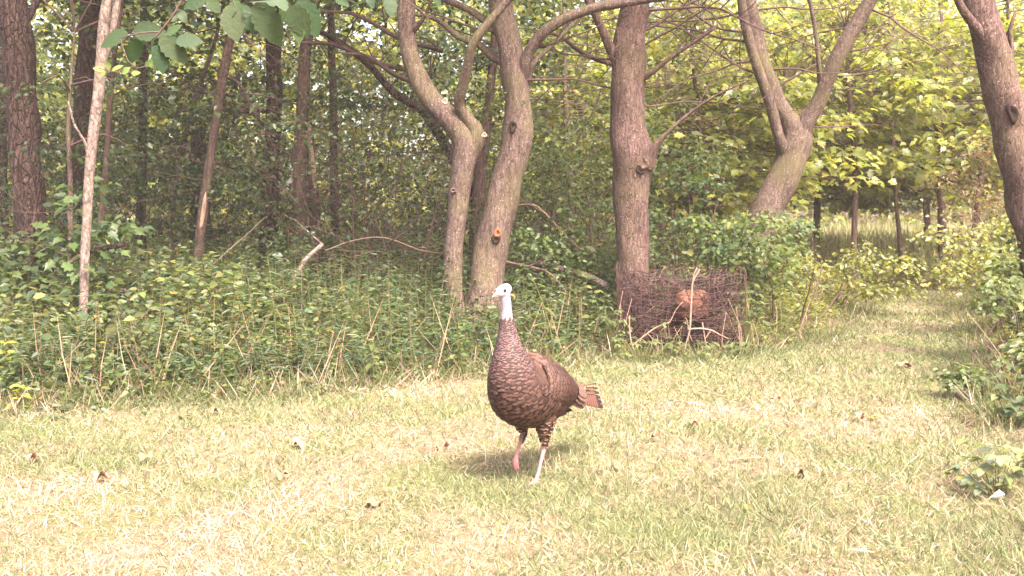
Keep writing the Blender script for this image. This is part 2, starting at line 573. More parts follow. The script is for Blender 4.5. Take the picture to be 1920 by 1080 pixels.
GREENS = np.array([(.155, .180, .085), (.185, .205, .100), (.135, .160, .085), (.22, .23, .12)])
STRAWS = np.array([(.37, .30, .20), (.44, .365, .275), (.34, .245, .18), (.44, .315, .26)])
def lawn():
    acc = Acc()
    x, y = scatter_view(300000, 2.7, 16, .54, .8)
    e = edge_dist(x, y)
    keep = e < RNG.exponential(.12, len(x))
    x, y, e = x[keep], y[keep], e[keep]
    n = len(x)
    pz = ground_z(x, y)
    g = patch(x, y, 1.5, 3) * .5 + patch(x, y, 4.5, 11) * .35 + RNG.normal(0, .45, n)
    near = np.clip((5.6 - y) / 2.2, -1, 1)  # straw share rises towards the camera, painting the brighter foreground into the blades
    green = g - .36 * near + .25 * np.clip(1 + e / 1.2, 0, 1) > -.06
    lying = RNG.uniform(0, 1, n) < np.where(green, .22, .62)
    zt = np.where(lying, RNG.uniform(.02, .35, n), RNG.uniform(.45, 1.0, n))
    a = RNG.uniform(0, 2 * math.pi, n); rr = np.sqrt(1 - zt ** 2)
    d = np.stack([rr * np.cos(a), rr * np.sin(a), zt], 1)
    edgeb = np.clip(1 + e / .5, 0, 1)
    L = RNG.uniform(.025, .062, n) * (1 + 1.3 * edgeb * RNG.uniform(0, 1, n)) * (1 + .25 * patch(x, y, 3, 7))
    tall = RNG.uniform(0, 1, n) < .03
    L = np.where(tall, L * 1.9, L)
    W = RNG.uniform(.0028, .0055, n) * np.clip(y / 4.6, .85, 2.2)
    c = np.where(green[:, None], GREENS[RNG.integers(0, 4, n)], STRAWS[RNG.integers(0, 4, n)]) * RNG.uniform(.6, 1.3, (n, 1))
    face = unit(np.stack([RNG.normal(0, 1, n), RNG.normal(0, 1, n), RNG.uniform(.1, .8, n)], 1))
    put(acc, BLADE, np.stack([x, y, pz - .004], 1), d, face, L, W, c, bend=RNG.uniform(-.55, .1, n))
    tag(acc.obj('lawn_grass', M_GRASS), 'short dry mown grass of green and straw blades covering the clearing', 'grass', kind='stuff')


lawn()

# ------------------------------------------------------------------ trees
def px_path(rows, Y):
    """rows (px, py, width_px[, dY]) -> (x, y, z, r)"""
    o = []
    for q in rows:
        yy = Y + (q[3] if len(q) > 3 else 0)
        v = P(q[0], q[1], yy)
        o.append((v.x, v.y, v.z, q[2] / 2 * yy / FPX))
    return o


def root_row(rows, Y, flare=1.35):
    """extend a trunk down to the soil"""
    p = px_path(rows, Y)
    x, y, z, r = p[0]
    if z > 0.02:
        dx = (p[0][0] - p[1][0]) / max(.01, p[1][2] - p[0][2]) * z * .5
        dx = max(-.25, min(.25, dx))
        p = [(x + dx * 1.1, y, -0.10, r * flare), (x + dx * .8, y, 0.10, r * (1 + (flare - 1) * .5))] + p if z > .3 else [(x, y, -.1, r * flare)] + p
    return p


def clump_foliage(acc, tw, centres, anchor_fn, per, rad, flat, size, base, tm, twig_r=.004):
    for c in centres:
        spray(acc, c, per, rad, flat, size, base, tm)
        if tw is not None:
            a = anchor_fn(c)
            mid = (np.array(a) + c) / 2 + RNG.normal(0, .06, 3) + np.array([0, 0, .06])
            tube(tw, [(*a, twig_r * 1.8), (*mid, twig_r * 1.3), (*c, twig_r * .5)], 4, .2, (1, 1, 1), cap=False)


def in_ellipsoid(n, c, r, shell=.45):
    d = rdir(n); t = RNG.uniform(shell ** 3, 1, n) ** (1 / 3)
    return np.asarray(c) + d * t[:, None] * np.asarray(r)


def tree(name, label, Y, stems, limbs=(), mat=M_BARK, crown=None, group=None, lump=.05, cat='tree', seg=14, bare=()):
    """stems and limbs are pixel polylines; crown = dict(c, r, n, per, size, base, tm); bare = wandering leafless branches"""
    first = root_row(stems[0], Y)
    root = empty(name, (first[0][0], first[0][1], 0), label, cat, group)
    paths = []
    for k, s in enumerate(stems):
        acc = Acc()
        p = root_row(s, Y) if k == 0 or s[0][1] > 560 else px_path(s, Y)
        paths.append(tube(acc, p, seg, .05, lump=lump, seed=(sum(map(ord, label)) + k) % 999))
        acc.obj('trunk', mat, root, True)
    for k, s in enumerate(limbs):
        acc = Acc()
        paths.append(tube(acc, px_path(s, Y), 10, .06, lump=lump * .8, seed=k + 40))
        e = paths[-1][-1]
        acc.obj('branch', mat, root, True)
    for (px, py, dY, d, ln, w, dep) in bare:
        acc = Acc()
        s = P(px, py, Y + dY)
        grow(acc, s, d, ln, w * .30 * Y / FPX, dep + 1, 5, .26, .03, 7)
        acc.obj('branch', M_TWIG, root, True)
    if crown:
        acc, tw = Acc(), Acc()
        allp = np.concatenate([p[:, :3] for p in paths])
        hi = allp[allp[:, 2] > crown.get('zmin', 1.5)]
        if len(hi) == 0: hi = allp[-2:]
        def anchor(c):
            dd = np.linalg.norm((hi - c) * np.array([1, 1, 1.3]) + np.array([0, 0, .0]), axis=1)
            return hi[np.argmin(dd)]
        cs = in_ellipsoid(crown['n'], crown['c'], crown['r'], crown.get('shell', .4))
        cs = cs[cs[:, 2] > crown.get('floor', .3)]
        clump_foliage(acc, tw, cs, anchor, crown['per'], crown.get('rad', .38), crown.get('flat', .3), crown['size'], crown['base'], crown.get('tm', LEAF2), crown.get('tr', .006))
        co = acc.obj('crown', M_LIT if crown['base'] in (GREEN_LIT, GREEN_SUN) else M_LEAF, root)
        co['kind'] = 'stuff'
        to = tw.obj('twigs', M_TWIG, root)
        to['kind'] = 'stuff'
    return root, paths


def knot(root, name, px, py, Y, w, h, mat, depth=.02, rot=0.0):
    """a raised, bark-rimmed scar: ring-shaped lip with a sunken centre, facing the clearing"""
    c = P(px, py, Y)
    k = Y / FPX
    acc = Acc()
    n = 14
    rows = [(1.0, .012), (.82, -.012), (.6, -.010), (.35, .004)]
    V = []
    for s, d in rows:
        for i in range(n):
            a = 2 * math.pi * i / n
            rr = s * (1 + .14 * math.sin(3 * a + px) + .08 * math.sin(5 * a))
            ux, uz = math.cos(a) * w / 2 * k * rr, math.sin(a) * h / 2 * k * rr
            V.append((c.x + ux * math.cos(rot) - uz * math.sin(rot), c.y + d, c.z + ux * math.sin(rot) + uz * math.cos(rot)))
    V.append((c.x, c.y + depth * .4, c.z))
    T = []
    for q in range(len(rows) - 1):
        for i in range(n):
            a, b_ = q * n + i, q * n + (i + 1) % n
            T += [(a, b_, b_ + n), (a, b_ + n, a + n)]
    T += [((len(rows) - 1) * n + i, (len(rows) - 1) * n + (i + 1) % n, len(rows) * n) for i in range(n)]
    acc.add(V, T, (1, 1, 1))
    return acc.obj(name, mat, root, True)


# --- the twin-stemmed pair in the middle
YA = 8.7
crownA = dict(c=(-1.2, 9.6, 4.9), r=(3.0, 2.4, 1.8), n=95, per=46, size=.075, base=GREEN_MID, rad=.5, flat=.35)
tA, _ = tree('forked_tree', 'pale grey trunk forking low, left one of the leaning pair behind the turkey', YA,
     [[(853, 640, 44), (851, 560, 36), (851, 470, 35), (858, 390, 38), (866, 330, 42), (874, 275, 50, .0), (860, 243, 48), (828, 208, 41), (797, 172, 38), (778, 132, 35), (767, 90, 33), (763, 40, 33), (764, -30, 32), (772, -180, 28, -.2), (760, -420, 20, -.5), (770, -700, 10, -.8)]],
     [[(880, 285, 40, .02), (893, 250, 32, -.02), (880, 228, 24, -.05), (862, 200, 20, -.1), (863, 180, 20, -.16), (872, 148, 19, -.24), (880, 110, 17, -.32), (888, 80, 17, -.38), (912, 48, 16, -.42), (940, 15, 15, -.45), (985, -40, 14, -.5), (1060, -150, 11, -.5), (1120, -300, 7, -.6)],
      [(769, 60, 20), (790, 40, 8, -.1), (805, 10, 6, -.2), (815, -40, 4, -.3)]],
     mat=M_BARK, crown=crownA, group=None)
knot(tA, 'pruning_cut', 834, 190, YA - .21, 12, 13, M_WOOD, -.01)
knot(tA, 'pruning_cut', 908, 253, YA - .13, 11, 9, M_WOOD, -.01)
knot(tA, 'knot', 850, 357, YA - .10, 12, 10, M_BARK)

YB = 8.9
crownB = dict(c=(.3, 9.8, 5.0), r=(2.4, 2.4, 1.8), n=85, per=46, size=.075, base=GREEN_MID, rad=.5, flat=.35)
tB, _ = tree('leaning_tree', 'thick mossy trunk leaning right with hollow knot and torn orange scar', YB,
     [[(900, 640, 96), (905, 590, 78), (914, 530, 66), (923, 460, 62), (935, 400, 60), (948, 340, 57), (963, 290, 58), (972, 240, 58), (972, 190, 50), (964, 140, 50), (956, 90, 46), (945, 40, 44), (938, 0, 44), (935, -120, 38, -.1), (950, -350, 28, -.3), (940, -650, 14, -.6)]],
     [[(972, 165, 22), (982, 125, 22, -.06), (993, 95, 21, -.1), (1018, 63, 20, -.16), (1060, 35, 19, -.22), (1120, 14, 18, -.28), (1180, 4, 16, -.32), (1260, -10, 14, -.36), (1400, -50, 10, -.4), (1550, -130, 6, -.4)],
      [(945, 75, 16), (915, 45, 15, .1), (880, 18, 13, .2), (835, 0, 11, .3), (760, -40, 7, .4)],
      [(955, 118, 18), (925, 108, 15, .12), (900, 85, 13, .2), (860, 70, 11, .25), (820, 38, 8, .3), (770, 25, 5, .3)],
      [(978, 190, 14), (1000, 120, 10, .1), (1025, 95, 8, .2), (1080, 40, 7, .3), (1130, -20, 5, .3)]],
     mat=M_BARK, crown=crownB,
     bare=[(985, 150, 0, (.9, .1, .05), 1.6, 9, 2), (975, 100, 0, (.8, -.2, .15), 1.3, 8, 2), (940, 60, 0, (-.9, .2, .1), 1.5, 9, 2)])
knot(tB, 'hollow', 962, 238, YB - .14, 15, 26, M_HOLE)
knot(tB, 'torn_scar', 933, 437, YB - .150, 15, 18, M_RAW)
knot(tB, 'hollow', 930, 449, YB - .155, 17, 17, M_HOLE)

# --- straight tree behind the wire bin
YC = 8.95
crownC = dict(c=(1.1, 8.8, 5.0), r=(2.2, 2.4, 1.5), n=80, per=44, size=.075, base=GREEN_MID, rad=.5, flat=.35)
tC, _ = tree('straight_tree', 'straight brown trunk with swollen burl rising behind the wire bin', YC,
     [[(1187, 600, 66), (1187, 520, 60), (1187, 450, 62), (1184, 390, 66), (1182, 340, 70), (1183, 300, 76), (1184, 275, 78), (1180, 245, 68), (1177, 200, 62), (1177, 150, 63), (1180, 110, 66), (1184, 70, 56), (1187, 20, 54), (1190, -40, 50), (1195, -200, 40), (1180, -420, 28), (1190, -700, 12)]],
     [[(1165, 130, 26), (1148, 100, 19, -.04), (1135, 70, 17, -.08), (1120, 35, 15, -.12), (1105, 5, 14, -.16), (1080, -60, 11, -.2)],
      [(1212, 310, 36, -.06), (1222, 285, 22, -.12), (1245, 255, 9, -.18), (1290, 215, 6, -.24), (1340, 180, 5, -.3), (1400, 152, 4, -.34)],
      [(1200, 150, 16), (1222, 136, 10, -.08), (1260, 106, 8, -.14), (1300, 80, 7, -.2), (1345, 48, 5, -.24)]],
     mat=M_BARK2, crown=crownC, lump=.06,
     bare=[(1205, 60, 0, (.9, -.2, .25), 1.5, 9, 2), (1160, 110, 0, (-.9, .1, -.02), 1.4, 8, 2), (1210, 200, 0, (.9, -.1, .0), 1.3, 6, 2), (1205, 20, 0, (.9, -.4, -.1), 1.9, 10, 2), (1200, 90, 0, (.8, -.5, .4), 1.6, 8, 2)])
knot(tC, 'knot', 1204, 306, YC - .17, 26, 30, M_BARK2, rot=.5)
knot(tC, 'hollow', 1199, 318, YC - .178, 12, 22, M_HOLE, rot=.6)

# --- forked tree on the right
YD = 11.4
tD, _ = tree('forked_tree', 'grey brown trunk dividing into a wide fork beside the grass path', YD,
     [[(1405, 540, 84), (1415, 480, 70), (1424, 430, 64), (1445, 380, 60), (1470, 330, 58), (1487, 290, 58), (1494, 258, 56), (1478, 226, 40), (1458, 196, 36), (1438, 150, 36), (1424, 110, 36), (1412, 60, 36), (1402, 10, 34), (1395, -60, 30), (1385, -220, 22), (1375, -420, 10)]],
     [[(1490, 275, 44), (1512, 228, 34, -.05), (1536, 190, 30, -.1), (1552, 150, 27, -.15), (1572, 105, 30, -.2), (1600, 55, 28, -.25), (1628, 5, 25, -.3), (1665, -80, 20, -.4), (1700, -220, 12, -.5)],
      [(1478, 300, 30), (1462, 262, 22, -.1), (1450, 215, 20, -.14), (1432, 160, 20, -.18), (1412, 100, 19, -.2), (1396, 40, 18, -.22), (1385, -40, 15, -.24), (1360, -180, 8, -.3)],
      [(1540, 185, 13), (1536, 130, 9, -.2), (1529, 60, 8, -.25), (1518, 0, 7, -.3), (1500, -90, 5, -.3)]],
     mat=M_BARK, crown=dict(c=(2.9, 11.0, 6.6), r=(2.4, 2.2, 1.4), n=30, per=40, size=.08, base=GREEN_LIT, rad=.5, flat=.35),
     bare=[(1425, 110, 0, (-.9, -.1, -.25), 1.9, 8, 2), (1410, 60, 0, (-.8, -.2, .1), 1.8, 9, 2), (1420, 130, 0, (.9, -.2, .15), 1.6, 7, 2), (1545, 140, 0, (.9, 0, -.1), 1.3, 6, 2), (1405, 20, 0, (.9, .1, .1), 1.8, 8, 2), (1600, 50, 0, (-.9, -.1, .0), 1.4, 6, 2), (1500, 240, 0, (.8, -.2, .1), 1.0, 6, 1),
           (1415, 80, 0, (-.9, .1, .2), 2.2, 9, 2), (1430, 140, 0, (-.9, -.3, .1), 2.0, 8, 2), (1400, 20, 0, (-.9, 0, -.2), 2.0, 9, 2), (1450, 170, 0, (.7, -.3, .5), 1.8, 8, 2), (1620, 10, 0, (.9, -.2, -.3), 1.6, 8, 2), (1570, 100, 0, (.9, .1, .3), 1.5, 7, 2)])

# --- trunk leaning in at the right margin
YE = 7.4
tE, _ = tree('leaning_tree', 'rough red brown trunk with an oval hollow leaning by the right shrubs', YE,
     [[(1990, 720, 84), (1965, 560, 72), (1938, 430, 68), (1915, 340, 66), (1900, 260, 68), (1886, 200, 66), (1872, 140, 62), (1858, 90, 60), (1845, 40, 56), (1836, 0, 54), (1825, -120, 46, .1), (1830, -350, 34, .3), (1800, -600, 16, .5)]],
     [[(1868, 110, 30), (1845, 70, 20, -.06), (1822, 42, 17, -.1), (1806, 20, 15, -.13), (1793, -8, 14, -.16), (1770, -80, 10, -.2), (1740, -200, 6, -.2)],
      [(1885, 130, 14, .05), (1897, 90, 9, .1), (1893, 60, 8, .1), (1905, 20, 6, .1)]],
     mat=M_BARK2, crown=dict(c=(4.4, 9.0, 7.6), r=(1.6, 1.6, 1.2), n=24, per=40, size=.075, base=GREEN_LIT, rad=.45, flat=.35), lump=.06)
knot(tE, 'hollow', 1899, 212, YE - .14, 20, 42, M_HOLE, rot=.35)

# --- left-hand woods
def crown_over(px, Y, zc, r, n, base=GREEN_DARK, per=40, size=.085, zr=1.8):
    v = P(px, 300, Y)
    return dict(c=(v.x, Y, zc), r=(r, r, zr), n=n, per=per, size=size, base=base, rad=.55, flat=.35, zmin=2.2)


tree('rough_tree', 'thick dark scaly trunk standing at the left beyond the pale sapling', 9.2,
     [[(66, 560, 62), (60, 470, 56), (53, 380, 55), (48, 280, 54), (42, 190, 55), (34, 100, 55), (24, 20, 54), (12, -100, 48), (0, -300, 38), (-10, -600, 18)]],
     [[(30, 60, 22), (60, 20, 14, .1), (90, -40, 10, .2), (140, -150, 6, .3)]], mat=M_DARK, crown=crown_over(0, 9.2, 5.0, 2.6, 110), lump=.07)
tree('pale_sapling', 'slender pale speckled sapling stem rising alone out of the front weeds', 7.6,
     [[(152, 660, 13), (154, 610, 15), (158, 540, 16), (160, 470, 17), (164, 400, 18), (167, 340, 19), (172, 275, 20), (179, 215, 20), (186, 160, 20), (190, 110, 20), (193, 60, 20), (200, 10, 18), (215, -80, 14), (240, -250, 8)]],
     [[(188, 130, 16), (200, 90, 15, .04), (212, 45, 16, .06), (220, 0, 15, .08), (230, -80, 10, .1)],
      [(168, 300, 8), (158, 265, 6, -.05), (140, 235, 4, -.1), (128, 190, 3, -.12)]],
     mat=M_PALE, crown=dict(c=(-3.2, 7.6, 3.9), r=(1.2, 1.2, .8), n=26, per=34, size=.07, base=GREEN_MID, rad=.4, flat=.4, zmin=2.4), lump=.05, seg=10)
LEFT = [
    # name, label, Y, rows, material
    ('dark_tree', 'dark trunk close behind the pale sapling, leaning slightly to it', 11.6, [(128, 560, 48), (132, 470, 44), (140, 380, 42), (150, 290, 42), (160, 190, 42), (168, 90, 40), (172, 0, 40), (178, -120, 34), (180, -400, 16)], M_DARK),
    ('slanting_tree', 'slim slanting trunk with a torn white strip near its foot', 10.8, [(372, 480, 19), (378, 420, 19), (388, 340, 18), (400, 260, 17), (412, 180, 17), (424, 110, 16), (436, 50, 15), (450, -20, 14), (480, -200, 8)], M_BARK2),
    ('dark_tree', 'straight dark trunk between the torn slanting trunk and the pair of stems', 11.8, [(504, 520, 40), (505, 440, 36), (506, 370, 33), (509, 290, 31), (513, 210, 29), (514, 130, 29), (513, 50, 28), (512, -30, 26), (520, -300, 14)], M_DARK),
    ('brown_tree', 'medium brown trunk just right of the straight dark trunk', 11.2, [(562, 520, 30), (562, 440, 27), (562, 360, 25), (564, 280, 24), (567, 200, 24), (571, 120, 23), (576, 60, 23), (580, -20, 21), (590, -250, 12)], M_BARK2),
    ('broken_tree', 'split pale-wooded dead trunk standing beside the medium brown trunk', 11.5, [(594, 520, 20), (592, 440, 22), (588, 370, 20), (584, 320, 17), (582, 270, 13), (580, 225, 5)], M_BARK2),
    ('dark_tree', 'thin black-brown trunk in deep shade between slim slanting trunks', 14.0, [(262, 470, 20), (265, 380, 18), (267, 280, 17), (268, 180, 16), (270, 80, 16), (272, -20, 15), (280, -250, 8)], M_DARK),
    ('tree_stump', 'dark broken stump deep in the shaded woods', 14.5, [(378, 440, 40), (376, 380, 36), (374, 320, 33), (372, 270, 30), (371, 240, 22)], M_DARK),
    ('slender_sapling', 'thin grey sapling stem beside the foot of the thick scaly trunk', 8.6, [(130, 640, 10), (133, 560, 10), (133, 480, 11), (132, 400, 10), (131, 320, 9), (128, 240, 8), (132, 160, 6), (140, 60, 4)], M_BARK),
    ('slender_sapling', 'thin bent sapling leaning right behind the pale sapling', 9.8, [(175, 600, 12), (182, 500, 12), (190, 400, 12), (200, 300, 11), (206, 200, 10), (215, 100, 9), (228, 0, 8), (240, -100, 5)], M_BARK2),
    ('slender_sapling', 'thin pale sapling slanting across in front of the dark broken stump', 12.2, [(320, 460, 9), (328, 360, 10), (340, 290, 10), (356, 220, 10), (375, 160, 9), (392, 110, 8), (410, 50, 6), (430, -40, 4)], M_PALE),
    ('dark_tree', 'thin dark trunk behind the tangled shrub, left of the leaning pair', 14.2, [(628, 470, 17), (627, 380, 16), (626, 290, 15), (625, 200, 15), (622, 100, 14), (620, 0, 13), (615, -200, 7)], M_DARK),
    ('brown_tree', 'brown trunk glimpsed in the gap between the leaning pair', 11.6, [(890, 540, 28), (893, 440, 26), (897, 380, 25), (902, 310, 24), (910, 240, 22), (918, 180, 18), (925, 100, 14), (930, 0, 8)], M_BARK2),
    ('leaning_tree', 'dark limb-like trunk leaning left behind the left fork', 11.8, [(950, 520, 22), (900, 400, 22), (868, 330, 21), (842, 285, 20), (815, 240, 18), (790, 205, 17), (740, 175, 15), (690, 120, 13), (630, 75, 10), (560, 40, 6)], M_DARK),
    ('dark_tree', 'thin dark trunk left of the thick scaly trunk', 13.2, [(5, 520, 24), (4, 400, 22), (2, 280, 21), (6, 160, 20), (8, 60, 18), (10, -40, 17), (0, -250, 8)], M_DARK),
]
cr = [(5.2, 2.3, 90), (4.8, 1.8, 60), (5.6, 2.4, 90), (5.2, 2.0, 70), None, (6.0, 2.2, 70), None, (2.6, .8, 10), (3.6, 1.2, 26), (4.2, 1.2, 24), (6.0, 2.4, 70), (4.4, 1.4, 34), (5.0, 1.6, 36), (6.0, 2.4, 70)]
made = []
for (nm, lb, Y, rows, mt), c in zip(LEFT, cr):
    cw = None
    if c:
        cw = crown_over(rows[-2][0], Y, c[0], c[1], c[2])
        if c[1] < 1: cw.update(size=.06, rad=.3, zmin=.9)
    br = []
    if c:
        for k in range(3):
            q = rows[random.randrange(2, len(rows) - 2)]
            br.append((q[0], q[1], 0, (random.choice((-1, 1)) * .9, random.uniform(-.6, .3), random.uniform(-.1, .5)), random.uniform(.6, 1.5), q[2] * .28, 1))
    t, _ = tree(nm, lb, Y, [rows], mat=mt, crown=cw, cat='stump' if 'stump' in nm else 'sapling' if 'sapling' in nm else 'tree', seg=10, bare=br, lump=.06)
    made.append(t)
# torn wood strips
def strip(root, rows, Y, mat, name='torn_strip'):
    acc = Acc()
    tube(acc, px_path(rows, Y), 6, .04, lump=.12, seed=3)
    return acc.obj(name, mat, root, True)
strip(made[1], [(376, 444, 3), (378, 420, 8), (381, 395, 9), (384, 372, 7), (387, 352, 2)], 10.8 - .035, M_WOOD)
strip(made[4], [(590, 362, 4), (590, 340, 9), (586, 310, 11), (582, 270, 9), (580, 228, 4)], 11.5 - .05, M_WOOD)

# --- right-hand young trees beyond the path
RIGHT = [
    ('young_maple', 'slim dark-stemmed young maple standing at the end of the grass path', 17.5, [(1766, 530, 18), (1766, 460, 16), (1765, 380, 15), (1764, 300, 14), (1763, 220, 13), (1765, 120, 11), (1764, 20, 9), (1764, -100, 5)], (3.4, 1.9, 130)),
    ('young_maple', 'young maple with a slanting stem right of the path end', 17.0, [(1820, 525, 15), (1826, 460, 14), (1834, 380, 12), (1842, 300, 10), (1850, 200, 8), (1860, 100, 6)], (3.2, 1.7, 110)),
    ('young_maple', 'thin young maple left of the path end, close to shrubs', 15.5, [(1690, 510, 10), (1686, 440, 9), (1680, 380, 8), (1676, 300, 8), (1670, 200, 7), (1668, 100, 5), (1666, 0, 3)], (3.4, 1.1, 100)),
    ('young_maple', 'young maple behind the wide fork of the grey brown tree', 14.0, [(1600, 500, 12), (1602, 420, 11), (1604, 330, 11), (1598, 240, 10), (1590, 150, 8), (1585, 50, 6)], (3.3, 1.3, 120)),
    ('young_maple', 'young maple filling the gap between straight trunk and wide fork', 12.8, [(1330, 500, 12), (1326, 420, 11), (1318, 330, 10), (1310, 230, 9), (1300, 120, 7), (1295, 20, 5)], (2.9, 1.5, 110)),
    ('dark_sapling', 'short dark sapling stem right of the wide fork trunk', 12.8, [(1449, 500, 13), (1450, 450, 12), (1451, 400, 11), (1455, 330, 9), (1462, 240, 7), (1470, 150, 4)], (2.6, 1.2, 70)),
    ('young_maple', 'young maple partly hidden behind the trunk with the oval hollow', 13.5, [(1900, 520, 16), (1899, 440, 14), (1898, 340, 13), (1893, 240, 11), (1890, 120, 9), (1890, 0, 5)], (3.2, 1.7, 110)),
    ('young_maple', 'tall young maple far behind the path end', 21.0, [(1738, 500, 14), (1738, 420, 13), (1736, 320, 12), (1733, 200, 11), (1730, 80, 9), (1728, -60, 5)], (4.0, 2.6, 130)),
    ('young_maple', 'tall young maple far behind the wide fork', 19.0, [(1530, 490, 14), (1532, 400, 13), (1534, 300, 12), (1538, 180, 10), (1540, 60, 8), (1542, -80, 5)], (3.8, 2.5, 140)),
    ('young_maple', 'tall young maple far behind the straight brown trunk', 18.0, [(1240, 490, 14), (1243, 400, 13), (1247, 300, 12), (1250, 180, 10), (1252, 60, 8), (1254, -80, 5)], (3.6, 2.4, 130)),
    ('young_maple', 'young maple far behind the gap right of the mossy leaning trunk', 16.0, [(1070, 490, 12), (1072, 400, 11), (1066, 300, 10), (1060, 180, 9), (1058, 60, 7), (1056, -60, 4)], (3.2, 1.9, 120)),
    ('young_maple', 'tall young maple beyond the right shrubs, far back', 20.0, [(1960, 500, 14), (1960, 400, 13), (1955, 300, 12), (1950, 180, 10), (1946, 60, 8), (1940, -60, 4)], (3.8, 2.6, 120)),
]
for nm, lb, Y, rows, c in RIGHT:
    v = P(rows[3][0], 300, Y)
    near = Y < 15
    tree(nm, lb, Y, [rows], mat=M_BARK2, cat='sapling' if 'sapling' in nm else 'tree', seg=8, lump=.04,
         group=None,
         crown=dict(c=(v.x, Y + (1.3 if Y > 15 else .4), c[0] * .80), r=(c[1], c[1] * (.65 if Y > 15 else 1), c[0] * .66), n=int(c[2] * 1.25), per=30 if Y < 15 else 34, size=.13 if near else .15, base=GREEN_SUN,
                    rad=.42, flat=.22, shell=.2, tm=MAPLE if Y < 15 else LEAF4, zmin=1.0, floor=random.uniform(1.05, 1.75), tr=.004))

# ------------------------------------------------------------------ shrubs in the shade (left) and beyond
def shrub(name, label, px, Y, h, w, stems, per, size, base, tm=LEAF4, group=None, twig=M_TWIG, clumps=40, rad=.2, bare=0, depth=None, zlo=.1):
    v = P(px, 400, Y)
    root = empty(name, (v.x, Y, 0), label, 'shrub', group)
    acc, tw, tips = Acc(), Acc(), []
    dep = depth or w
    for k in range(stems):
        a = random.uniform(0, 6.28)
        d = (math.cos(a) * w * .5, math.sin(a) * dep * .5, h * random.uniform(.6, 1.0))
        st = Acc()
        grow(st, (v.x + math.cos(a) * w * .14, Y + math.sin(a) * dep * .14, -.03), d, h * random.uniform(.75, 1.1), random.uniform(.007, .014), 2, 5, .25, .0, 5, tips=tips)
        st.obj('stem', twig, root)
    cs = [t[0] for t in tips][:clumps]
    extra = in_ellipsoid(max(0, clumps - len(cs)), (v.x, Y, h * .55), (w * .55, dep * .55, h * .48), .3)
    for c in list(cs) + list(extra):
        if c[2] < zlo: c[2] = zlo + abs(c[2]) * .3
        spray(acc, c, per, rad, .45, size, base, tm)
    o = acc.obj('foliage', M_LIT if base is GREEN_LIT else M_LEAF, root)
    o['kind'] = 'stuff'
    return root


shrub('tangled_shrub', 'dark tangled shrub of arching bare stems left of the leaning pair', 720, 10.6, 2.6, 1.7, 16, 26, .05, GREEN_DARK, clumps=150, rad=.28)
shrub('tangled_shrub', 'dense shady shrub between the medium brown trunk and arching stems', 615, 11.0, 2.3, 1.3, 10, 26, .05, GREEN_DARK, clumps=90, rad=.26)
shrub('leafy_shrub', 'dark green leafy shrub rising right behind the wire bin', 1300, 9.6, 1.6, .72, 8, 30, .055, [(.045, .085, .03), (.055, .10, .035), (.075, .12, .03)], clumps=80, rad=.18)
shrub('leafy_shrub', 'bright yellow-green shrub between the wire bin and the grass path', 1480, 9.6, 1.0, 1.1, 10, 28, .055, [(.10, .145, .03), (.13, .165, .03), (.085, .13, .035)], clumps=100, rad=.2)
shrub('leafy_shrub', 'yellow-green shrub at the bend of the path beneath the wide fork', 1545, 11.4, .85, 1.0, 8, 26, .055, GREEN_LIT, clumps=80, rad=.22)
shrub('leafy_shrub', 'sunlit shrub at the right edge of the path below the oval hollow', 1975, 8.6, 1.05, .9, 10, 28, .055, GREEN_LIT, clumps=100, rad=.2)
shrub('leafy_shrub', 'sunlit shrub spilling over the far right corner of the path', 1925, 10.8, 1.0, .8, 8, 26, .055, GREEN_LIT, clumps=80, rad=.2)
shrub('leafy_shrub', 'leafy shrub spilling onto the lawn at the right edge', 1945, 7.2, .75, .75, 8, 26, .05, [(.10, .135, .04), (.125, .155, .04), (.08, .115, .045)], clumps=70, rad=.16)
shrub('leafy_shrub', 'low loose shrub on the right lawn edge above the bushy plant', 1935, 6.0, .42, .5, 7, 22, .045, [(.10, .135, .045), (.085, .12, .05)], clumps=40, rad=.13)
shrub('brown_shrub', 'shrub with withered red brown leaves behind the right shrubs', 1880, 12.0, 2.1, .6, 8, 24, .05, [(.14, .075, .035), (.11, .07, .03), (.10, .09, .03)], clumps=70, rad=.22)
shrub('leafy_shrub', 'leafy shrub standing between mossy leaning trunk and straight brown trunk', 1060, 10.8, 2.3, 1.3, 10, 28, .05, [(.05, .085, .022), (.075, .11, .026), (.095, .12, .025)], clumps=130, rad=.25)
shrub('leafy_shrub', 'low leafy shrub at the foot of the mossy leaning trunk', 1035, 10.0, 1.1, 1.0, 8, 28, .05, GREEN_MID, clumps=70, rad=.22)
shrub('leafy_shrub', 'dim shrub under the trees, right of the dark broken stump', 450, 12.6, 2.4, 1.8, 9, 26, .055, GREEN_DARK, clumps=110, rad=.3)
shrub('leafy_shrub', 'dim shrub under the trees between scaly trunk and slanting trunk', 275, 11.6, 2.3, 1.6, 9, 26, .055, GREEN_DARK, clumps=110, rad=.3)
shrub('leafy_shrub', 'broad-leaved vine shrub at the foot of the thick scaly trunk', 40, 8.2, 1.15, 1.1, 8, 12, .10, [(.055, .095, .03), (.07, .115, .03), (.05, .09, .04)], tm=MAPLE, clumps=70, rad=.22)
shrub('leafy_shrub', 'shaded shrub beyond the scaly trunk', 80, 12.0, 2.6, 1.7, 8, 26, .055, GREEN_DARK, clumps=100, rad=.3)

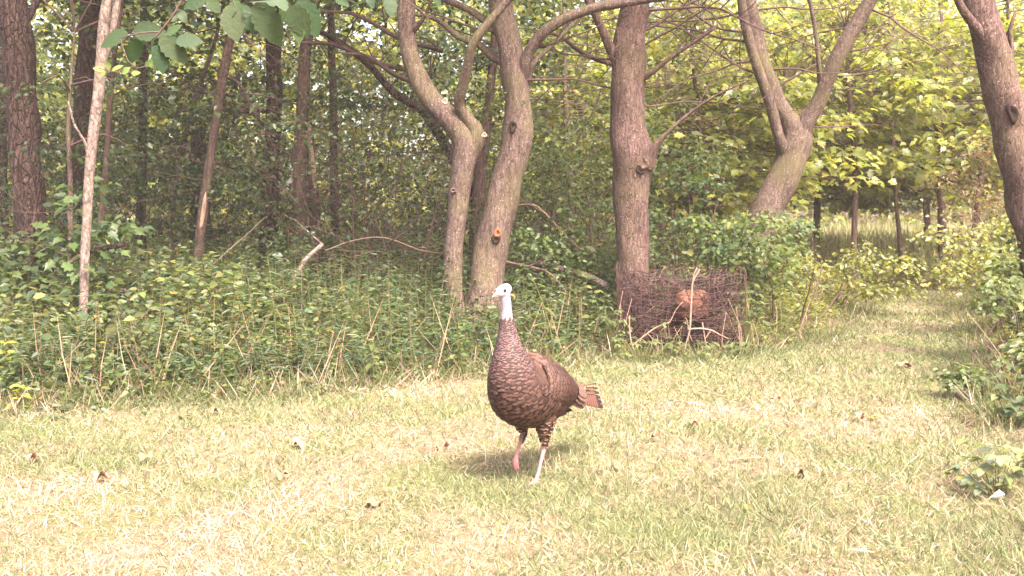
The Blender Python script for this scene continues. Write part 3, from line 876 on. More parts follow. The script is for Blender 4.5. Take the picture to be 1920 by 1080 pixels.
# arching dead branches lying through the shade
def stick(name, label, rows, Y, mat, cat='branch', group=None, kids=0, seg=8, lump=.1):
    p = px_path(rows, Y)
    c = np.mean([q[:3] for q in p], axis=0)
    acc = Acc()
    tube(acc, [(q[0] - c[0], q[1] - c[1], q[2] - c[2], q[3]) for q in p], seg, .05, lump=lump, seed=int(rows[0][0]))
    for k in range(kids):
        q = random.choice(p[1:])
        grow(acc, (q[0] - c[0], q[1] - c[1], q[2] - c[2]), (random.gauss(0, 1), random.gauss(0, .6), abs(random.gauss(0, .6))), random.uniform(.25, .6), q[3] * .45, 1, 5, .25, .0, 2)
    o = acc.obj(name, mat, None, True)
    o.location = c
    return tag(o, label, cat, group)


stick('fallen_log', 'short pale fallen log lying in the weeds beside the pale sapling', [(186, 562, 9), (205, 552, 15, .02), (235, 548, 16, .05), (262, 546, 14, .08), (292, 545, 10, .1)], 8.9, M_PALE, 'log')
stick('fallen_branch', 'red brown fallen branch in front of the short pale log', [(212, 580, 8), (245, 578, 9, .05), (275, 580, 8, .08), (312, 590, 6, .1)], 8.4, M_BARK2, kids=2)
stick('fallen_branch', 'cut stick leaning against the pale sapling, its end freshly sawn', [(128, 495, 7), (150, 480, 8, .05), (185, 468, 8, .1), (236, 458, 8, .15)], 8.0, M_BARK2)
stick('fallen_branch', 'long thin dead branch slanting up through the weeds', [(395, 500, 2.5), (430, 468, 3, .2), (465, 438, 3, .4), (496, 408, 2.5, .6)], 9.4, M_BARK)
stick('fallen_branch', 'crooked pale branch propped in the goldenrod', [(470, 565, 8), (510, 557, 9, .05), (540, 548, 10, .1), (556, 520, 10, .15), (570, 490, 10, .2), (605, 458, 8, .3)], 8.8, M_PALE, kids=2)
stick('fallen_log', 'pale fallen log slanting behind the turkey toward the straight trunk', [(985, 488, 8, .4), (1025, 498, 11, .3), (1060, 506, 12, .2), (1100, 518, 14, .05), (1138, 536, 12, -.1)], 9.3, M_PALE, 'log')
stick('fallen_branch', 'thin dead branch lying behind the head of the turkey', [(945, 490, 4), (990, 500, 5), (1030, 512, 4), (1062, 548, 3, -.2)], 9.0, M_TWIG, kids=2)
stick('fallen_branch', 'dead branch crossing the weeds left of the forked stems', [(610, 470, 2.5), (660, 452, 3, .1), (720, 446, 3, .2), (790, 470, 3, .2), (838, 476, 2.5, .3)], 8.9, M_TWIG, kids=3)
stick('fallen_branch', 'arched pale dead branch right of the mossy leaning trunk', [(970, 384, 2.5), (1000, 384, 3), (1020, 398, 3), (1050, 430, 3), (1090, 470, 2.5, -.1)], 9.6, M_TWIGP, kids=3)
for k, (x0, y0, x1, y1, Y, lb) in enumerate([
        (425, 145, 500, 235, 11.0, 'bare slanting branch touching the straight dark trunk'),
        (600, 20, 830, 95, 10.2, 'dark dead limb hanging above the tangled shrub'),
        (560, 80, 790, 135, 10.6, 'long dark dead limb crossing above the arching shrub stems'),
        (640, 100, 800, 160, 10.0, 'drooping dark dead limb left of the left fork'),
        (330, 210, 500, 205, 11.5, 'thin dead twig crossing between slanting and straight dark trunks'),
        (1000, 60, 1150, 120, 9.6, 'dark dead twig between mossy leaning trunk and straight trunk')]):
    stick('dead_limb', lb, [(x0, y0, 4), (x0 + (x1 - x0) * .3, y0 + (y1 - y0) * .2 - 6, 7, .1), (x0 + (x1 - x0) * .65, y0 + (y1 - y0) * .7, 9, .2), (x1, y1, 11, .3)], Y, M_TWIG, kids=7)

# ------------------------------------------------------------------ undergrowth: a mass nobody could count
def ring_ok(x, y, clear):
    ok = np.ones(len(x), bool)
    for cx, cy, r in clear:
        ok &= (x - cx) ** 2 + (y - cy) ** 2 > r * r
    return ok


BIN = (P(1272, 600, 8.35).x, 8.35, .53, .40)
CLEAR = [(BIN[0], BIN[1] - .1, .56), (BIN[0] + .25, BIN[1] - .1, .42), (BIN[0] - .25, BIN[1] - .1, .42)]
SUNLIT_MIX = lambda x, y: np.clip((x - 1.6) / 1.2, 0, 1)  # blends weeds into the lit greens rightwards, painting in the sunny side


def undergrowth():
    acc, st = Acc(), Acc()
    # 1. low broad leaves
    x, y = scatter_view(13000, 5.4, 17, .56, 1.2)
    e = edge_dist(x, y)
    k = (e > -RNG.exponential(.13, len(x)) + .06) & ring_ok(x, y, CLEAR)
    x, y, e = x[k], y[k], e[k]
    n = len(x)
    H = np.minimum(.05 + .05 * np.clip(1 + e / .2, 0, 1) + .22 * np.clip(e / .8, 0, 1) + .40 * np.clip((e - .5) / 2.2, 0, 1), .8) * RNG.uniform(.4, 1.25, n) * (1 + .25 * patch(x, y, 1.4, 6))
    H = np.where((x > .6) & (x < 2.4) & (y < 8.0), H * .5, H)
    lit = SUNLIT_MIX(x, y)
    lean = RNG.normal(0, .22, (n, 2)) * H[:, None]
    z0 = np.zeros(n)
    tip = np.stack([x + lean[:, 0], y + lean[:, 1], H], 1)
    base = np.stack([x, y, z0], 1)
    # thin stems as blades
    sc = np.where(RNG.uniform(0, 1, (n, 1)) < .35, np.array([[.20, .13, .085]]), np.array([[.085, .10, .035]])) * RNG.uniform(.7, 1.3, (n, 1))
    put(st, BLADE, base, tip - base, np.tile((0.15, 1.0, .1), (n, 1)) + RNG.normal(0, .3, (n, 3)), np.linalg.norm(tip - base, axis=1), .006, sc)
    for j in range(8):
        t = RNG.uniform(.3, 1.0, n)[:, None] ** .8
        a = RNG.uniform(0, 6.28, n)
        d = np.stack([np.cos(a), np.sin(a), RNG.uniform(-.35, .45, n)], 1)
        pos = base + (tip - base) * t + d * .012
        big = np.where(RNG.uniform(0, 1, n) < .2, 1.5, 1.0)
        L = RNG.uniform(.030, .064, n) * big * np.clip(.6 + H, .6, 1.25)
        up = unit(np.array([0, -.25, 1.0]) + RNG.normal(0, .45, (n, 3)))
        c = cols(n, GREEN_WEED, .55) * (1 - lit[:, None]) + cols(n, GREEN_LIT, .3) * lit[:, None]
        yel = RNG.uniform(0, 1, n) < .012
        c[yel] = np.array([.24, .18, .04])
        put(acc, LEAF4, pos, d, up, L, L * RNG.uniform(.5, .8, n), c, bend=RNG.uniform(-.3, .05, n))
    # 2. upright stems with narrow leaves
    x, y = scatter_view(6000, 5.8, 15, .55, 1)
    e = edge_dist(x, y)
    k = (e > .12) & ring_ok(x, y, CLEAR) & (patch(x, y, 1.1, 13) > -.2)
    x, y, e = x[k], y[k], e[k]
    n = len(x)
    H = RNG.uniform(.35, .95, n) * np.clip(.30 + e / 2.4, .3, 1.0)
    base = np.stack([x, y, np.zeros(n)], 1)
    tip = base + np.stack([RNG.normal(0, .08, n), RNG.normal(0, .08, n), H], 1)
    put(st, BLADE, base, tip - base, np.tile((0.0, 1.0, 0), (n, 1)), H, .007, cols(n, [(.10, .12, .04), (.16, .12, .07)]))
    lit = SUNLIT_MIX(x, y)[:, None]
    for j in range(16):
        t = .25 + .75 * (j + RNG.uniform(0, 1, n)) / 16
        a = RNG.uniform(0, 6.28, n)
        d = np.stack([np.cos(a), np.sin(a), RNG.uniform(-.2, .5, n)], 1)
        L = RNG.uniform(.06, .11, n) * (1.15 - .5 * t)
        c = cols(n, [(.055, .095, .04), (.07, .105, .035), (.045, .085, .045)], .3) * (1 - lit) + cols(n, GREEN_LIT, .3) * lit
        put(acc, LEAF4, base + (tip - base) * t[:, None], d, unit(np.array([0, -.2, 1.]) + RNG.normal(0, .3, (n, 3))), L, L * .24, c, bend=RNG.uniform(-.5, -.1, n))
    # 3. long grass at the margin
    x, y = scatter_view(60000, 5.2, 15, .56, 1)
    e = edge_dist(x, y)
    k = (e > -.22) & (e < RNG.exponential(.35, len(x))) & ring_ok(x, y, [(a, b_, r * .75) for a, b_, r in CLEAR])
    x, y, e = x[k], y[k], e[k]
    n = len(x)
    zt = RNG.uniform(.5, 1, n); a = RNG.uniform(0, 6.28, n); rr = np.sqrt(1 - zt ** 2)
    straw = RNG.uniform(0, 1, n) < .38
    c = np.where(straw[:, None], STRAWS[RNG.integers(0, 4, n)] * .75, cols(n, [(.075, .115, .04), (.10, .14, .045)]))
    put(acc, BLADE, np.stack([x, y, np.zeros(n)], 1), np.stack([rr * np.cos(a), rr * np.sin(a), zt], 1),
        unit(RNG.normal(0, 1, (n, 3))), RNG.uniform(.08, .26, n), RNG.uniform(.004, .007, n), c, bend=RNG.uniform(-.6, 0, n))
    # 4. dry stalks
    x, y = scatter_view(3000, 5.6, 14, .55, 1)
    e = edge_dist(x, y)
    k = (e > .05) & ring_ok(x, y, [(a, b_, r * .6) for a, b_, r in CLEAR])
    x, y = x[k], y[k]
    n = len(x)
    put(st, BLADE, np.stack([x, y, np.zeros(n)], 1), unit(np.stack([RNG.normal(0, .7, n), RNG.normal(0, .4, n), np.ones(n)], 1)),
        np.tile((0.0, 1.0, .1), (n, 1)), RNG.uniform(.12, .7, n), RNG.uniform(.004, .008, n), cols(n, [(.30, .20, .13), (.24, .17, .10), (.36, .26, .17)]), bend=RNG.uniform(-.3, .3, n))
    tag(acc.obj('undergrowth', M_LEAF), 'mass of weeds and seedlings covering the ground under the trees', 'undergrowth', kind='stuff')
    tag(st.obj('undergrowth_stems', M_GRASS), 'thin green and dry stalks standing through the undergrowth', 'stalks', kind='stuff')
    # 5. leaf litter in the shade
    lt = Acc()
    x, y = scatter_view(16000, 5.6, 16, .55, 1)
    e = edge_dist(x, y)
    k = e > .0
    x, y = x[k], y[k]; n = len(x)
    put(lt, LEAF4, np.stack([x, y, RNG.uniform(.0, .05, n)], 1), rdir(n, -.2, .3), unit(np.array([0, 0, 1.]) + RNG.normal(0, .4, (n, 3))),
        RNG.uniform(.04, .08, n), RNG.uniform(.025, .05, n), cols(n, [(.12, .075, .045), (.17, .10, .06), (.08, .05, .035)]))
    tag(lt.obj('leaf_litter', M_DEAD), 'brown fallen leaves littering the forest floor under the weeds', 'leaf litter', kind='stuff')


undergrowth()


def mid_foliage():
    """understorey leaves of the shaded woods and the far woods, which read as one mass"""
    acc, tw = Acc(), Acc()
    for n, xr, yr, zr, size, base, per, rad in (
            (420, (-6.5, .6), (11.5, 16), (.5, 4.2), .08, GREEN_DARK + GREEN_MID, 28, .42),
            (330, (-9.5, 1.5), (16, 21), (.3, 6.0), .09, GREEN_MID + GREEN_DARK, 36, .6),
            (110, (0.2, 2.3), (12, 16), (.4, 4.0), .065, GREEN_MID + GREEN_LIT, 32, .42)):
        for k in range(n):
            c = (RNG.uniform(*xr), RNG.uniform(*yr), RNG.uniform(*zr))
            spray(acc, c, per, rad, .28, size, base, LEAF2)
            if k % 3 == 0:
                grow(tw, (c[0] + RNG.normal(0, .5), c[1] + RNG.normal(0, .5), max(0, c[2] - RNG.uniform(.4, 1.6))), (RNG.normal(0, .5), RNG.normal(0, .5), 1), RNG.uniform(.7, 1.7), RNG.uniform(.004, .010), 1, 4, .2, 0, 3)
    tag(acc.obj('understorey_leaves', M_LEAF), 'dense mass of small leaves of the shaded understorey behind the trunks', 'understorey', kind='stuff')
    tag(tw.obj('understorey_twigs', M_TWIG), 'tangle of thin dark twigs within the shaded understorey', 'twigs', kind='stuff')
    sun_side = Acc()
    for k in range(330):
        yy = RNG.uniform(15.5, 21.5)
        spray(sun_side, (RNG.uniform(.20, .58) * yy, yy, RNG.uniform(1.35, 5.2)), 34, .6, .25, .13, GREEN_SUN, LEAF4)
    tag(sun_side.obj('sunny_thicket', M_LIT), 'sunlit yellow-green thicket leaves filling the view beyond the grass path', 'thicket', kind='stuff')
    # tall pale grass of the open ground behind the young maples
    md_ = Acc()
    n = 26000
    yy = RNG.uniform(17, 42, n); xx = RNG.uniform(.24, .72, n) * yy
    put(md_, BLADE, np.stack([xx, yy, np.zeros(n)], 1), unit(np.stack([RNG.normal(0, .35, n), RNG.normal(0, .35, n), np.ones(n)], 1)), unit(RNG.normal(0, 1, (n, 3))),
        RNG.uniform(.35, .9, n), RNG.uniform(.018, .032, n), cols(n, [(.24, .25, .10), (.18, .21, .07), (.36, .31, .18)], .3), bend=RNG.uniform(-.4, 0, n))
    tag(md_.obj('tall_meadow_grass', M_GRASS), 'tall pale sunlit grass on open ground behind the young maples', 'grass', kind='stuff')
    far = Acc()
    for k in range(3500):
        y = RNG.uniform(21, 36)
        x = RNG.uniform(-.62, .72) * y
        if x > .22 * y: x, y = x / y * (y + 16), y + 16
        z = RNG.uniform(0, 1) * (12 if x > -4 or RNG.uniform() < .8 else 5)
        spray(far, (x, y, z), 34, 1.0, .45, .27, GREEN_SUN, LEAF2, var=.35)
    tag(far.obj('distant_woods', M_LIT), 'far-off wood of sunlit leaves closing the view behind the trees', 'woods', kind='stuff')


mid_foliage()

# ------------------------------------------------------------------ pale volume added to lift the darks, standing in for lens glare
bm = bmesh.new()
bmesh.ops.create_cube(bm, size=1)
me = bpy.data.meshes.new('veil'); bm.to_mesh(me); bm.free()
hz_ = link('veil', me)
hz_.location = (0, 20, 6.5)
hz_.scale = (70, 60, 17)
m = bpy.data.materials.new('veil_volume'); m.use_nodes = True
nt = m.node_tree; nt.nodes.remove(nt.nodes['Principled BSDF'])
pv = nt.nodes.new('ShaderNodeVolumePrincipled')
pv.inputs['Color'].default_value = (.98, .90, .86, 1)
pv.inputs['Density'].default_value = .0016
nt.links.new(pv.outputs[0], nt.nodes['Material Output'].inputs['Volume'])
me.materials.append(m)
tag(hz_, 'thin pale added haze hanging in the air of the clearing', 'veil', kind='stuff')

# ------------------------------------------------------------------ single weeds that stand out
def split_leaves(acc, tm, root):
    """each leaf of a collected set as a mesh of its own"""
    V, C = np.concatenate(acc.V), np.concatenate(acc.C)
    k = len(tm[0])
    for i in range(len(V) // k):
        link('leaf', mesh_np('leaf', V[i * k:(i + 1) * k], tm[1], C[i * k:(i + 1) * k]), root, M_LEAF)


def weed(label, px, py, h, nleaf, leaf, ratio, base, group='tall weeds standing along the lawn edge', lean=(0, 0), tm=LEAF4, name='tall_weed', stem=(.12, .13, .045), cat='weed', whorl=False):
    gx_, gy_ = G(px, py)
    root = empty(name, (gx_, gy_, 0), label, cat, group)
    s = Acc()
    pts = [(gx_ + lean[0] * t * t, gy_ + lean[1] * t * t, h * t - .02, .0045 * (1 - .6 * t)) for t in (0, .25, .5, .75, 1)]
    p = tube(s, pts, 5, .05, stem)
    s.obj('stem', M_BRUSH, root)
    a = Acc()
    k = np.clip((np.linspace(.22, .99, nleaf) * (len(p) - 1)).astype(int), 0, len(p) - 1)
    ang = np.arange(nleaf) * 2.4 + RNG.uniform(0, 1, nleaf)
    d = np.stack([np.cos(ang), np.sin(ang), RNG.uniform(-.1, .4, nleaf)], 1)
    L = leaf * RNG.uniform(.7, 1.2, nleaf) * (1.2 - .55 * np.linspace(0, 1, nleaf))
    put(a, tm, p[k, :3], d, unit(np.array([0, -.2, 1.]) + RNG.normal(0, .25, (nleaf, 3))), L, L * ratio, cols(nleaf, base, .25), bend=RNG.uniform(-.45, -.05, nleaf))
    if name == 'tall_weed':
        a.obj('leaves', M_LEAF, root)['kind'] = 'stuff'
    else:
        split_leaves(a, tm, root)
    return root


GB = [(.065, .11, .045), (.08, .12, .04)]
for px, py, h, lb in ((520, 690, .85, 'tall narrow-leaved weed in front of the crooked pale branch'),
                      (480, 700, .72, 'narrow-leaved weed beside the tallest one near the crooked pale branch'),
                      (430, 690, .70, 'narrow-leaved weed standing before the long thin dead branch'),
                      (735, 690, .60, 'narrow-leaved weed left of the pale forking trunk, at the lawn edge'),
                      (660, 690, .66, 'narrow-leaved weed between the crooked pale branch and forking trunk'),
                      (560, 720, .55, 'short narrow-leaved weed right of the crooked pale branch')):
    weed(lb, px, py, h, 30, .11, .22, GB, lean=(random.uniform(-.08, .08), random.uniform(-.05, .05)))
weed('arching grassy weed drooping right beside the neck of the turkey', 1040, 690, .72, 12, .20, .10, [(.12, .16, .06)], lean=(-.18, 0))
for px, py, h, lb in ((15, 745, .42, 'yellowing leafy seedling, the larger one under the broad-leaved vine'),
                      (40, 772, .20, 'small bright yellow seedling at the lawn edge under the vine')):
    weed(lb, px, py, h, 18, .10, .55, [(.30, .30, .04), (.22, .26, .045)], group=None, name='yellow_seedling', cat='seedling')
for px, py, h, lb in ((420, 742, .38, 'broad-leaved seedling with upright stem left of the narrow-leaved weeds'),
                      (300, 750, .28, 'broad-leaved seedling right of the pale sapling at the lawn edge'),
                      (860, 700, .40, 'broad-leaved seedling touching the left of the turkey'),
                      (700, 722, .34, 'broad-leaved seedling on the lawn edge before the forking trunk'),
                      (215, 752, .34, 'broad-leaved seedling beside the foot of the pale sapling')):
    weed(lb, px, py, h, 18, .085, .6, [(.085, .13, .035), (.10, .14, .04)], group='seedlings at the lawn edge', name='seedling', cat='seedling')


def low_plant(label, px, py, w, n, leaf, base, tm=LEAF4, h=.22):
    gx_, gy_ = G(px, py)
    root = empty('low_plant', (gx_, gy_, 0), label, 'plant', None)
    a, s = Acc(), Acc()
    for k in range(n):
        an, r_ = random.uniform(0, 6.28), w * math.sqrt(random.random())
        e = (gx_ + math.cos(an) * r_, gy_ + math.sin(an) * r_ * .7, h * random.uniform(.25, 1))
        tube(s, [(gx_ + math.cos(an) * r_ * .3, gy_ + math.sin(an) * r_ * .2, 0, .0025), (gx_ + math.cos(an) * r_ * .7, gy_ + math.sin(an) * r_ * .5, e[2] * .7, .002), (*e, .0012)], 4, .06, (.14, .14, .05))
        put(a, tm, np.tile(e, (3, 1)), np.array([[math.cos(an + q), math.sin(an + q), random.uniform(-.3, .1)] for q in (-1.2, 0, 1.2)]),
            unit(np.array([0, -.15, 1.]) + RNG.normal(0, .25, (3, 3))), leaf * RNG.uniform(.7, 1.15, 3), leaf * RNG.uniform(.5, .8, 3), cols(3, base, .25), bend=RNG.uniform(-.3, 0, 3))
    split_leaves(a, tm, root)
    s.obj('stems', M_BRUSH, root)['kind'] = 'stuff'
    return root


low_plant('bushy grey-green plant at the right, growing out of the lawn', 1870, 925, .24, 40, .055, [(.15, .19, .10), (.18, .21, .07), (.11, .15, .09)], h=.20)
low_plant('leafy plant at the right edge above the grey-green bushy plant', 1895, 800, .22, 26, .07, [(.085, .125, .045), (.07, .11, .05)], h=.28)
low_plant('tiny yellow-green clover plant in the near lawn', 1420, 965, .05, 4, .04, [(.20, .24, .06)], h=.05)
low_plant('low leafy plant in front of the wire bin, right side', 1390, 668, .16, 14, .06, [(.08, .12, .04)], h=.12)
low_plant('leafy plant climbing the right end of the wire bin', 1400, 655, .16, 34, .055, [(.07, .11, .045), (.10, .14, .04)], h=.5)
low_plant('leafy plant climbing the left end of the wire bin', 1150, 668, .15, 34, .055, [(.07, .11, .045), (.09, .13, .04)], h=.48)
low_plant('small leafy plant in front of the wire bin below the bark lump', 1262, 672, .10, 10, .05, [(.09, .13, .045)], h=.3)
low_plant('sprawling seedling cluster along the foot of the wire bin', 1310, 674, .30, 40, .045, [(.09, .13, .045), (.12, .15, .05)], h=.15)
low_plant('sprawling seedlings at the left foot of the wire bin', 1200, 678, .22, 34, .045, [(.09, .13, .045), (.12, .15, .05)], h=.18)

# ------------------------------------------------------------------ wire bin, brush and rust-coloured heap
def wire_bin():
    cx, cy_, rx, ry = BIN
    H = .66
    root = empty('wire_bin', (cx, cy_, 0), 'rusty wire-mesh bin full of brush at the foot of the straight trunk', 'wire bin')
    def pt(a, z):
        e = 2 / 3.2   # rounded box outline
        c_, s_ = math.cos(a), math.sin(a)
        k = 1 + .03 * math.sin(3 * a + z * 5)
        return (cx + rx * k * math.copysign(abs(c_) ** e, c_), cy_ + ry * k * math.copysign(abs(s_) ** e, s_), z + (.03 * math.sin(2 * a + 1) + .018 * math.sin(5 * a)) * z / .66)
    n = 46
    for j in range(10):
        z = .03 + (H - .03) * j / 9
        a = Acc()
        tube(a, [(*pt(2 * math.pi * i / n, z + .006 * math.sin(5 * i + j)), .0035 if j in (0, 9) else .0024) for i in range(n + 1)], 5, .06, cap=False)
        a.obj('hoop_wire', M_WIRE, root)
    up = []
    for i in range(44):
        a = Acc()
        an = 2 * math.pi * (i + random.uniform(-.15, .15)) / 44
        tube(a, [(*pt(an, .0), .0022), (*pt(an + .01, H * .5), .0022), (*pt(an + random.gauss(0, .02), H + random.uniform(-.03, .05)), .0022)], 5, .12)
        a.obj('upright_wire', M_WIRE, root)
    # brush inside
    b_ = Acc()
    for k in range(900):
        an, rr = random.uniform(0, 6.28), math.sqrt(random.random()) * .93
        q = pt(an, 0)
        z = random.uniform(.02, H * .98)
        s = (cx + (q[0] - cx) * rr, cy_ + (q[1] - cy_) * rr, z)
        d = Vector((random.gauss(0, 1), random.gauss(0, .7), random.gauss(0, .45))).normalized()
        L = random.uniform(.12, .34)
        pts = []
        for t in (-.5, 0, .5):
            v = Vector(s) + d * L * t + Vector((0, 0, -.03 if t == 0 else .0)) + Vector((random.gauss(0, .015), random.gauss(0, .015), random.gauss(0, .015)))
            v.x = cx + max(-rx * .97, min(rx * .97, v.x - cx)); v.y = cy_ + max(-ry * .97, min(ry * .97, v.y - cy_)); v.z = max(.01, min(H + .07, v.z))
            pts.append((*v, random.uniform(.002, .0048)))
        c = random.choice([(.060, .034, .033), (.042, .025, .026), (.10, .060, .054), (.030, .019, .020)])
        tube(b_, pts, 3, .1, c)
    tag(b_.obj('brush_tangle', M_BRUSH), 'tangle of dark dead twigs filling the rusty wire bin', 'brush', kind='stuff')
    # heap of rust-coloured bark and leaves
    bm = bmesh.new()
    bmesh.ops.create_icosphere(bm, subdivisions=4, radius=1)
    g = np.random.default_rng(2)
    ph = g.uniform(0, 6.3, 12)
    for v in bm.verts:
        c = v.co
        f = 1 + .10 * math.sin(4 * c.x + ph[0]) * math.sin(3 * c.z + ph[1]) + .06 * math.sin(9 * c.x + 6 * c.y + ph[2]) + .04 * math.sin(15 * c.z + 11 * c.x + ph[3]) + .02 * math.sin(31 * c.x + 23 * c.z)
        f *= 1 - .16 * max(0, 1 - abs(c.z * 1.0 + .05 - c.x * .2) / .12)
        v.co = (c.x * .17 * f, c.y * .15 * f, c.z * .16 * f)
        if c.z < -.3: pass
    for f in bm.faces: f.smooth = True
    me = bpy.data.meshes.new('bark_heap'); bm.to_mesh(me); bm.free()
    v = P(1298, 576, BIN[1] - .13)
    o = link('bark_heap', me, None, M_RUST)
    o.location = v
    tag(o, 'rust-orange lump of rotting bark showing through the wire bin', 'bark heap')


wire_bin()


def dry_plant(label, rows_list, Y, mat=M_TWIGP):
    p0 = px_path(rows_list[0], Y)[0]
    root = empty('dry_sapling', (p0[0], p0[1], 0), label, 'dead sapling', 'dead saplings in front of the wire bin')
    for rows in rows_list:
        a = Acc()
        p = [(q[0], q[1], q[2], q[3] * .72) for q in px_path(rows, Y)]
        tube(a, p, 6, .05, lump=.1, seed=4)
        a.obj('stem' if rows is rows_list[0] else 'branch', mat, root, True)
    return root


YF = 7.85
dry_plant('tall forked dead sapling stripped bare in front of the wire bin', [[(1279, 672, 5), (1286, 645, 5), (1293, 620, 5), (1295, 585, 5), (1297, 550, 5), (1299, 528, 5), (1308, 512, 4), (1312, 505, 3)],
     [(1299, 530, 4), (1301, 515, 4), (1307, 502, 4)], [(1294, 617, 4), (1315, 616, 4), (1336, 620, 4), (1350, 628, 3), (1366, 635, 3)], [(1291, 618, 3), (1288, 600, 2), (1285, 596, 2)], [(1293, 628, 3), (1298, 640, 3)]], YF)
dry_plant('short dead sapling with a long side twig left of the tall forked one', [[(1200, 682, 4), (1190, 660, 5), (1183, 640, 5), (1180, 615, 4), (1180, 592, 3)], [(1186, 648, 4), (1205, 632, 4), (1230, 614, 4), (1256, 604, 3)], [(1184, 622, 3), (1170, 600, 3)], [(1256, 604, 3), (1268, 580, 2), (1280, 566, 2)]], YF)
dry_plant('leaning dead sapling stub near the middle of the bin', [[(1256, 680, 4), (1252, 665, 4), (1245, 650, 3)], [(1254, 672, 2), (1258, 655, 2)]], YF - .05)
dry_plant('crooked dead sapling below the left half of the bin', [[(1238, 674, 4), (1232, 655, 4), (1231, 640, 3), (1238, 622, 3), (1250, 612, 2)], [(1232, 645, 3), (1215, 626, 2)]], YF)
dry_plant('thin dead sapling before the right half of the bin', [[(1330, 668, 4), (1324, 648, 4), (1320, 625, 3), (1317, 605, 3)], [(1322, 636, 2), (1332, 620, 2)]], YF)
for i, (px, top) in enumerate([(1153, 570), (1160, 545), (1168, 560), (1262, 610), (1271, 612), (1352, 585), (1384, 560), (1388, 575), (1420, 600), (1150, 600)]):
    v0, v1 = P(px + random.uniform(-3, 3), 668, YF + .05), P(px, top, YF + .1)
    a = Acc()
    tube(a, [(0, 0, -v0.z - .02, .0038), (random.gauss(0, .02), .02, (v1.z - v0.z) * .45, .0032), (random.gauss(0, .05), .05, v1.z - v0.z, .0018)], 5, .06, lump=.1, seed=i)
    o = a.obj('dry_stalk', M_TWIGP, None, True)
    o.location = v0
    tag(o, 'straight dry tan stalk standing against the wire bin', 'stalk', 'dry stalks against the wire bin')

# ------------------------------------------------------------------ things lying on the lawn
def fallen_leaf(label, px, py, s, c, group, k):
    gx_, gy_ = G(px, py)
    a = Acc()
    n = 9
    V = [(0, 0, .01)]
    for i in range(2 * n):
        t = 2 * math.pi * i / (2 * n)
        rr = s * (.5 if i % 2 else .38) * (1 + .2 * math.sin(2 * t + k))
        V.append((rr * math.cos(t) * 1.2, rr * math.sin(t), .012 + .014 * math.sin(3 * t + k) + .010 * math.cos(t * 2 + k)))
    T = [(0, i + 1, (i + 1) % (2 * n) + 1) for i in range(2 * n)]
    a.add(V, T, c)
    tube(a, [(s * .5, 0, .012, .0016), (s * .8, .01, .02, .0014), (s * 1.0, .03, .015, .001)], 4, .03, [x * .8 for x in c])
    o = a.obj('fallen_leaf', M_DEAD)
    o.location = (gx_, gy_, .022)
    o.rotation_euler = (random.uniform(-.3, .3), random.uniform(-.3, .3), random.uniform(0, 6.28))
    tag(o, label, 'leaf', group)


for k, (px, py) in enumerate([(275, 868), (190, 905), (405, 780), (560, 842), (668, 792), (530, 902), (1352, 742), (1300, 800), (1455, 755), (1230, 830), (60, 870), (1610, 790), (1150, 890), (830, 850), (1500, 900), (700, 960)]):
    fallen_leaf('curled pinkish tan dead leaf lying on the short dry grass', px, py, random.uniform(.04, .065), random.choice([(.26, .13, .08), (.23, .12, .075), (.30, .17, .11)]), 'dead leaves on the lawn', k)
fallen_leaf('largest rust-tan dead leaf, lying where the path narrows', 1695, 690, .10, (.24, .13, .075), None, 30)
for k, (px, py, qx, qy, lb) in enumerate([(1310, 742, 1350, 752, 'short dry twig on the lawn right of the tail'), (1365, 876, 1430, 870, 'long straw stem lying on the near lawn right of the turkey'),
                                          (45, 868, 75, 865, 'short pale stick on the lawn at the left')]):
    a_, b_ = G(px, py), G(qx, qy)
    acc = Acc()
    tube(acc, [(0, 0, .03, .004), ((b_[0] - a_[0]) * .5, (b_[1] - a_[1]) * .5, .036, .004), (b_[0] - a_[0], b_[1] - a_[1], .03, .003)], 5, .04, lump=.1, seed=k)
    o = acc.obj('twig', M_TWIGP if k != 2 else M_WOOD, None, True)
    o.location = (a_[0], a_[1], 0)
    tag(o, lb, 'twig')
v = G(1870, 955)
bm = bmesh.new()
q = [bm.verts.new(c) for c in ((-.03, 0, .03), (.02, -.015, .045), (.028, .01, .02), (0, .02, .03), (.005, 0, .06))]
for f in ((0, 1, 4), (1, 2, 4), (2, 3, 4), (3, 0, 4), (0, 3, 2, 1)): bm.faces.new([q[i] for i in f])
me = bpy.data.meshes.new('paper_scrap'); bm.to_mesh(me); bm.free()
o = link('paper_scrap', me, None, plain_mat('white_scrap', (.75, .75, .78), var=.05)); o.location = (v[0], v[1], .02)
tag(o, 'small folded white scrap in the grass at the right', 'scrap')

# ------------------------------------------------------------------ leafy branch hanging in from a near tree
def near_leaf(root, base, d, up, L, W, c, mat):
    """a single toothed leaf with folded midrib"""
    n = 11
    V, T = [], []
    for i in range(n + 1):
        t = i / n
        w = math.sin(math.pi * min(1, t ** .8 * .97 + .02)) ** .8 * .5
        tooth = 1 + (.12 if i % 2 else -.08)
        V += [(t, w * tooth, .16 * w - .12 * t * t), (t, 0, -.12 * t * t), (t, -w * tooth, .16 * w - .12 * t * t)]
    for i in range(n):
        a = i * 3
        T += [(a, a + 1, a + 4), (a, a + 4, a + 3), (a + 1, a + 2, a + 5), (a + 1, a + 5, a + 4)]
    acc = Acc()
    put(acc, (np.array(V), np.array(T)), [base], [d], [up], L, W, np.array([c]))
    acc.obj('leaf', mat, root, True)


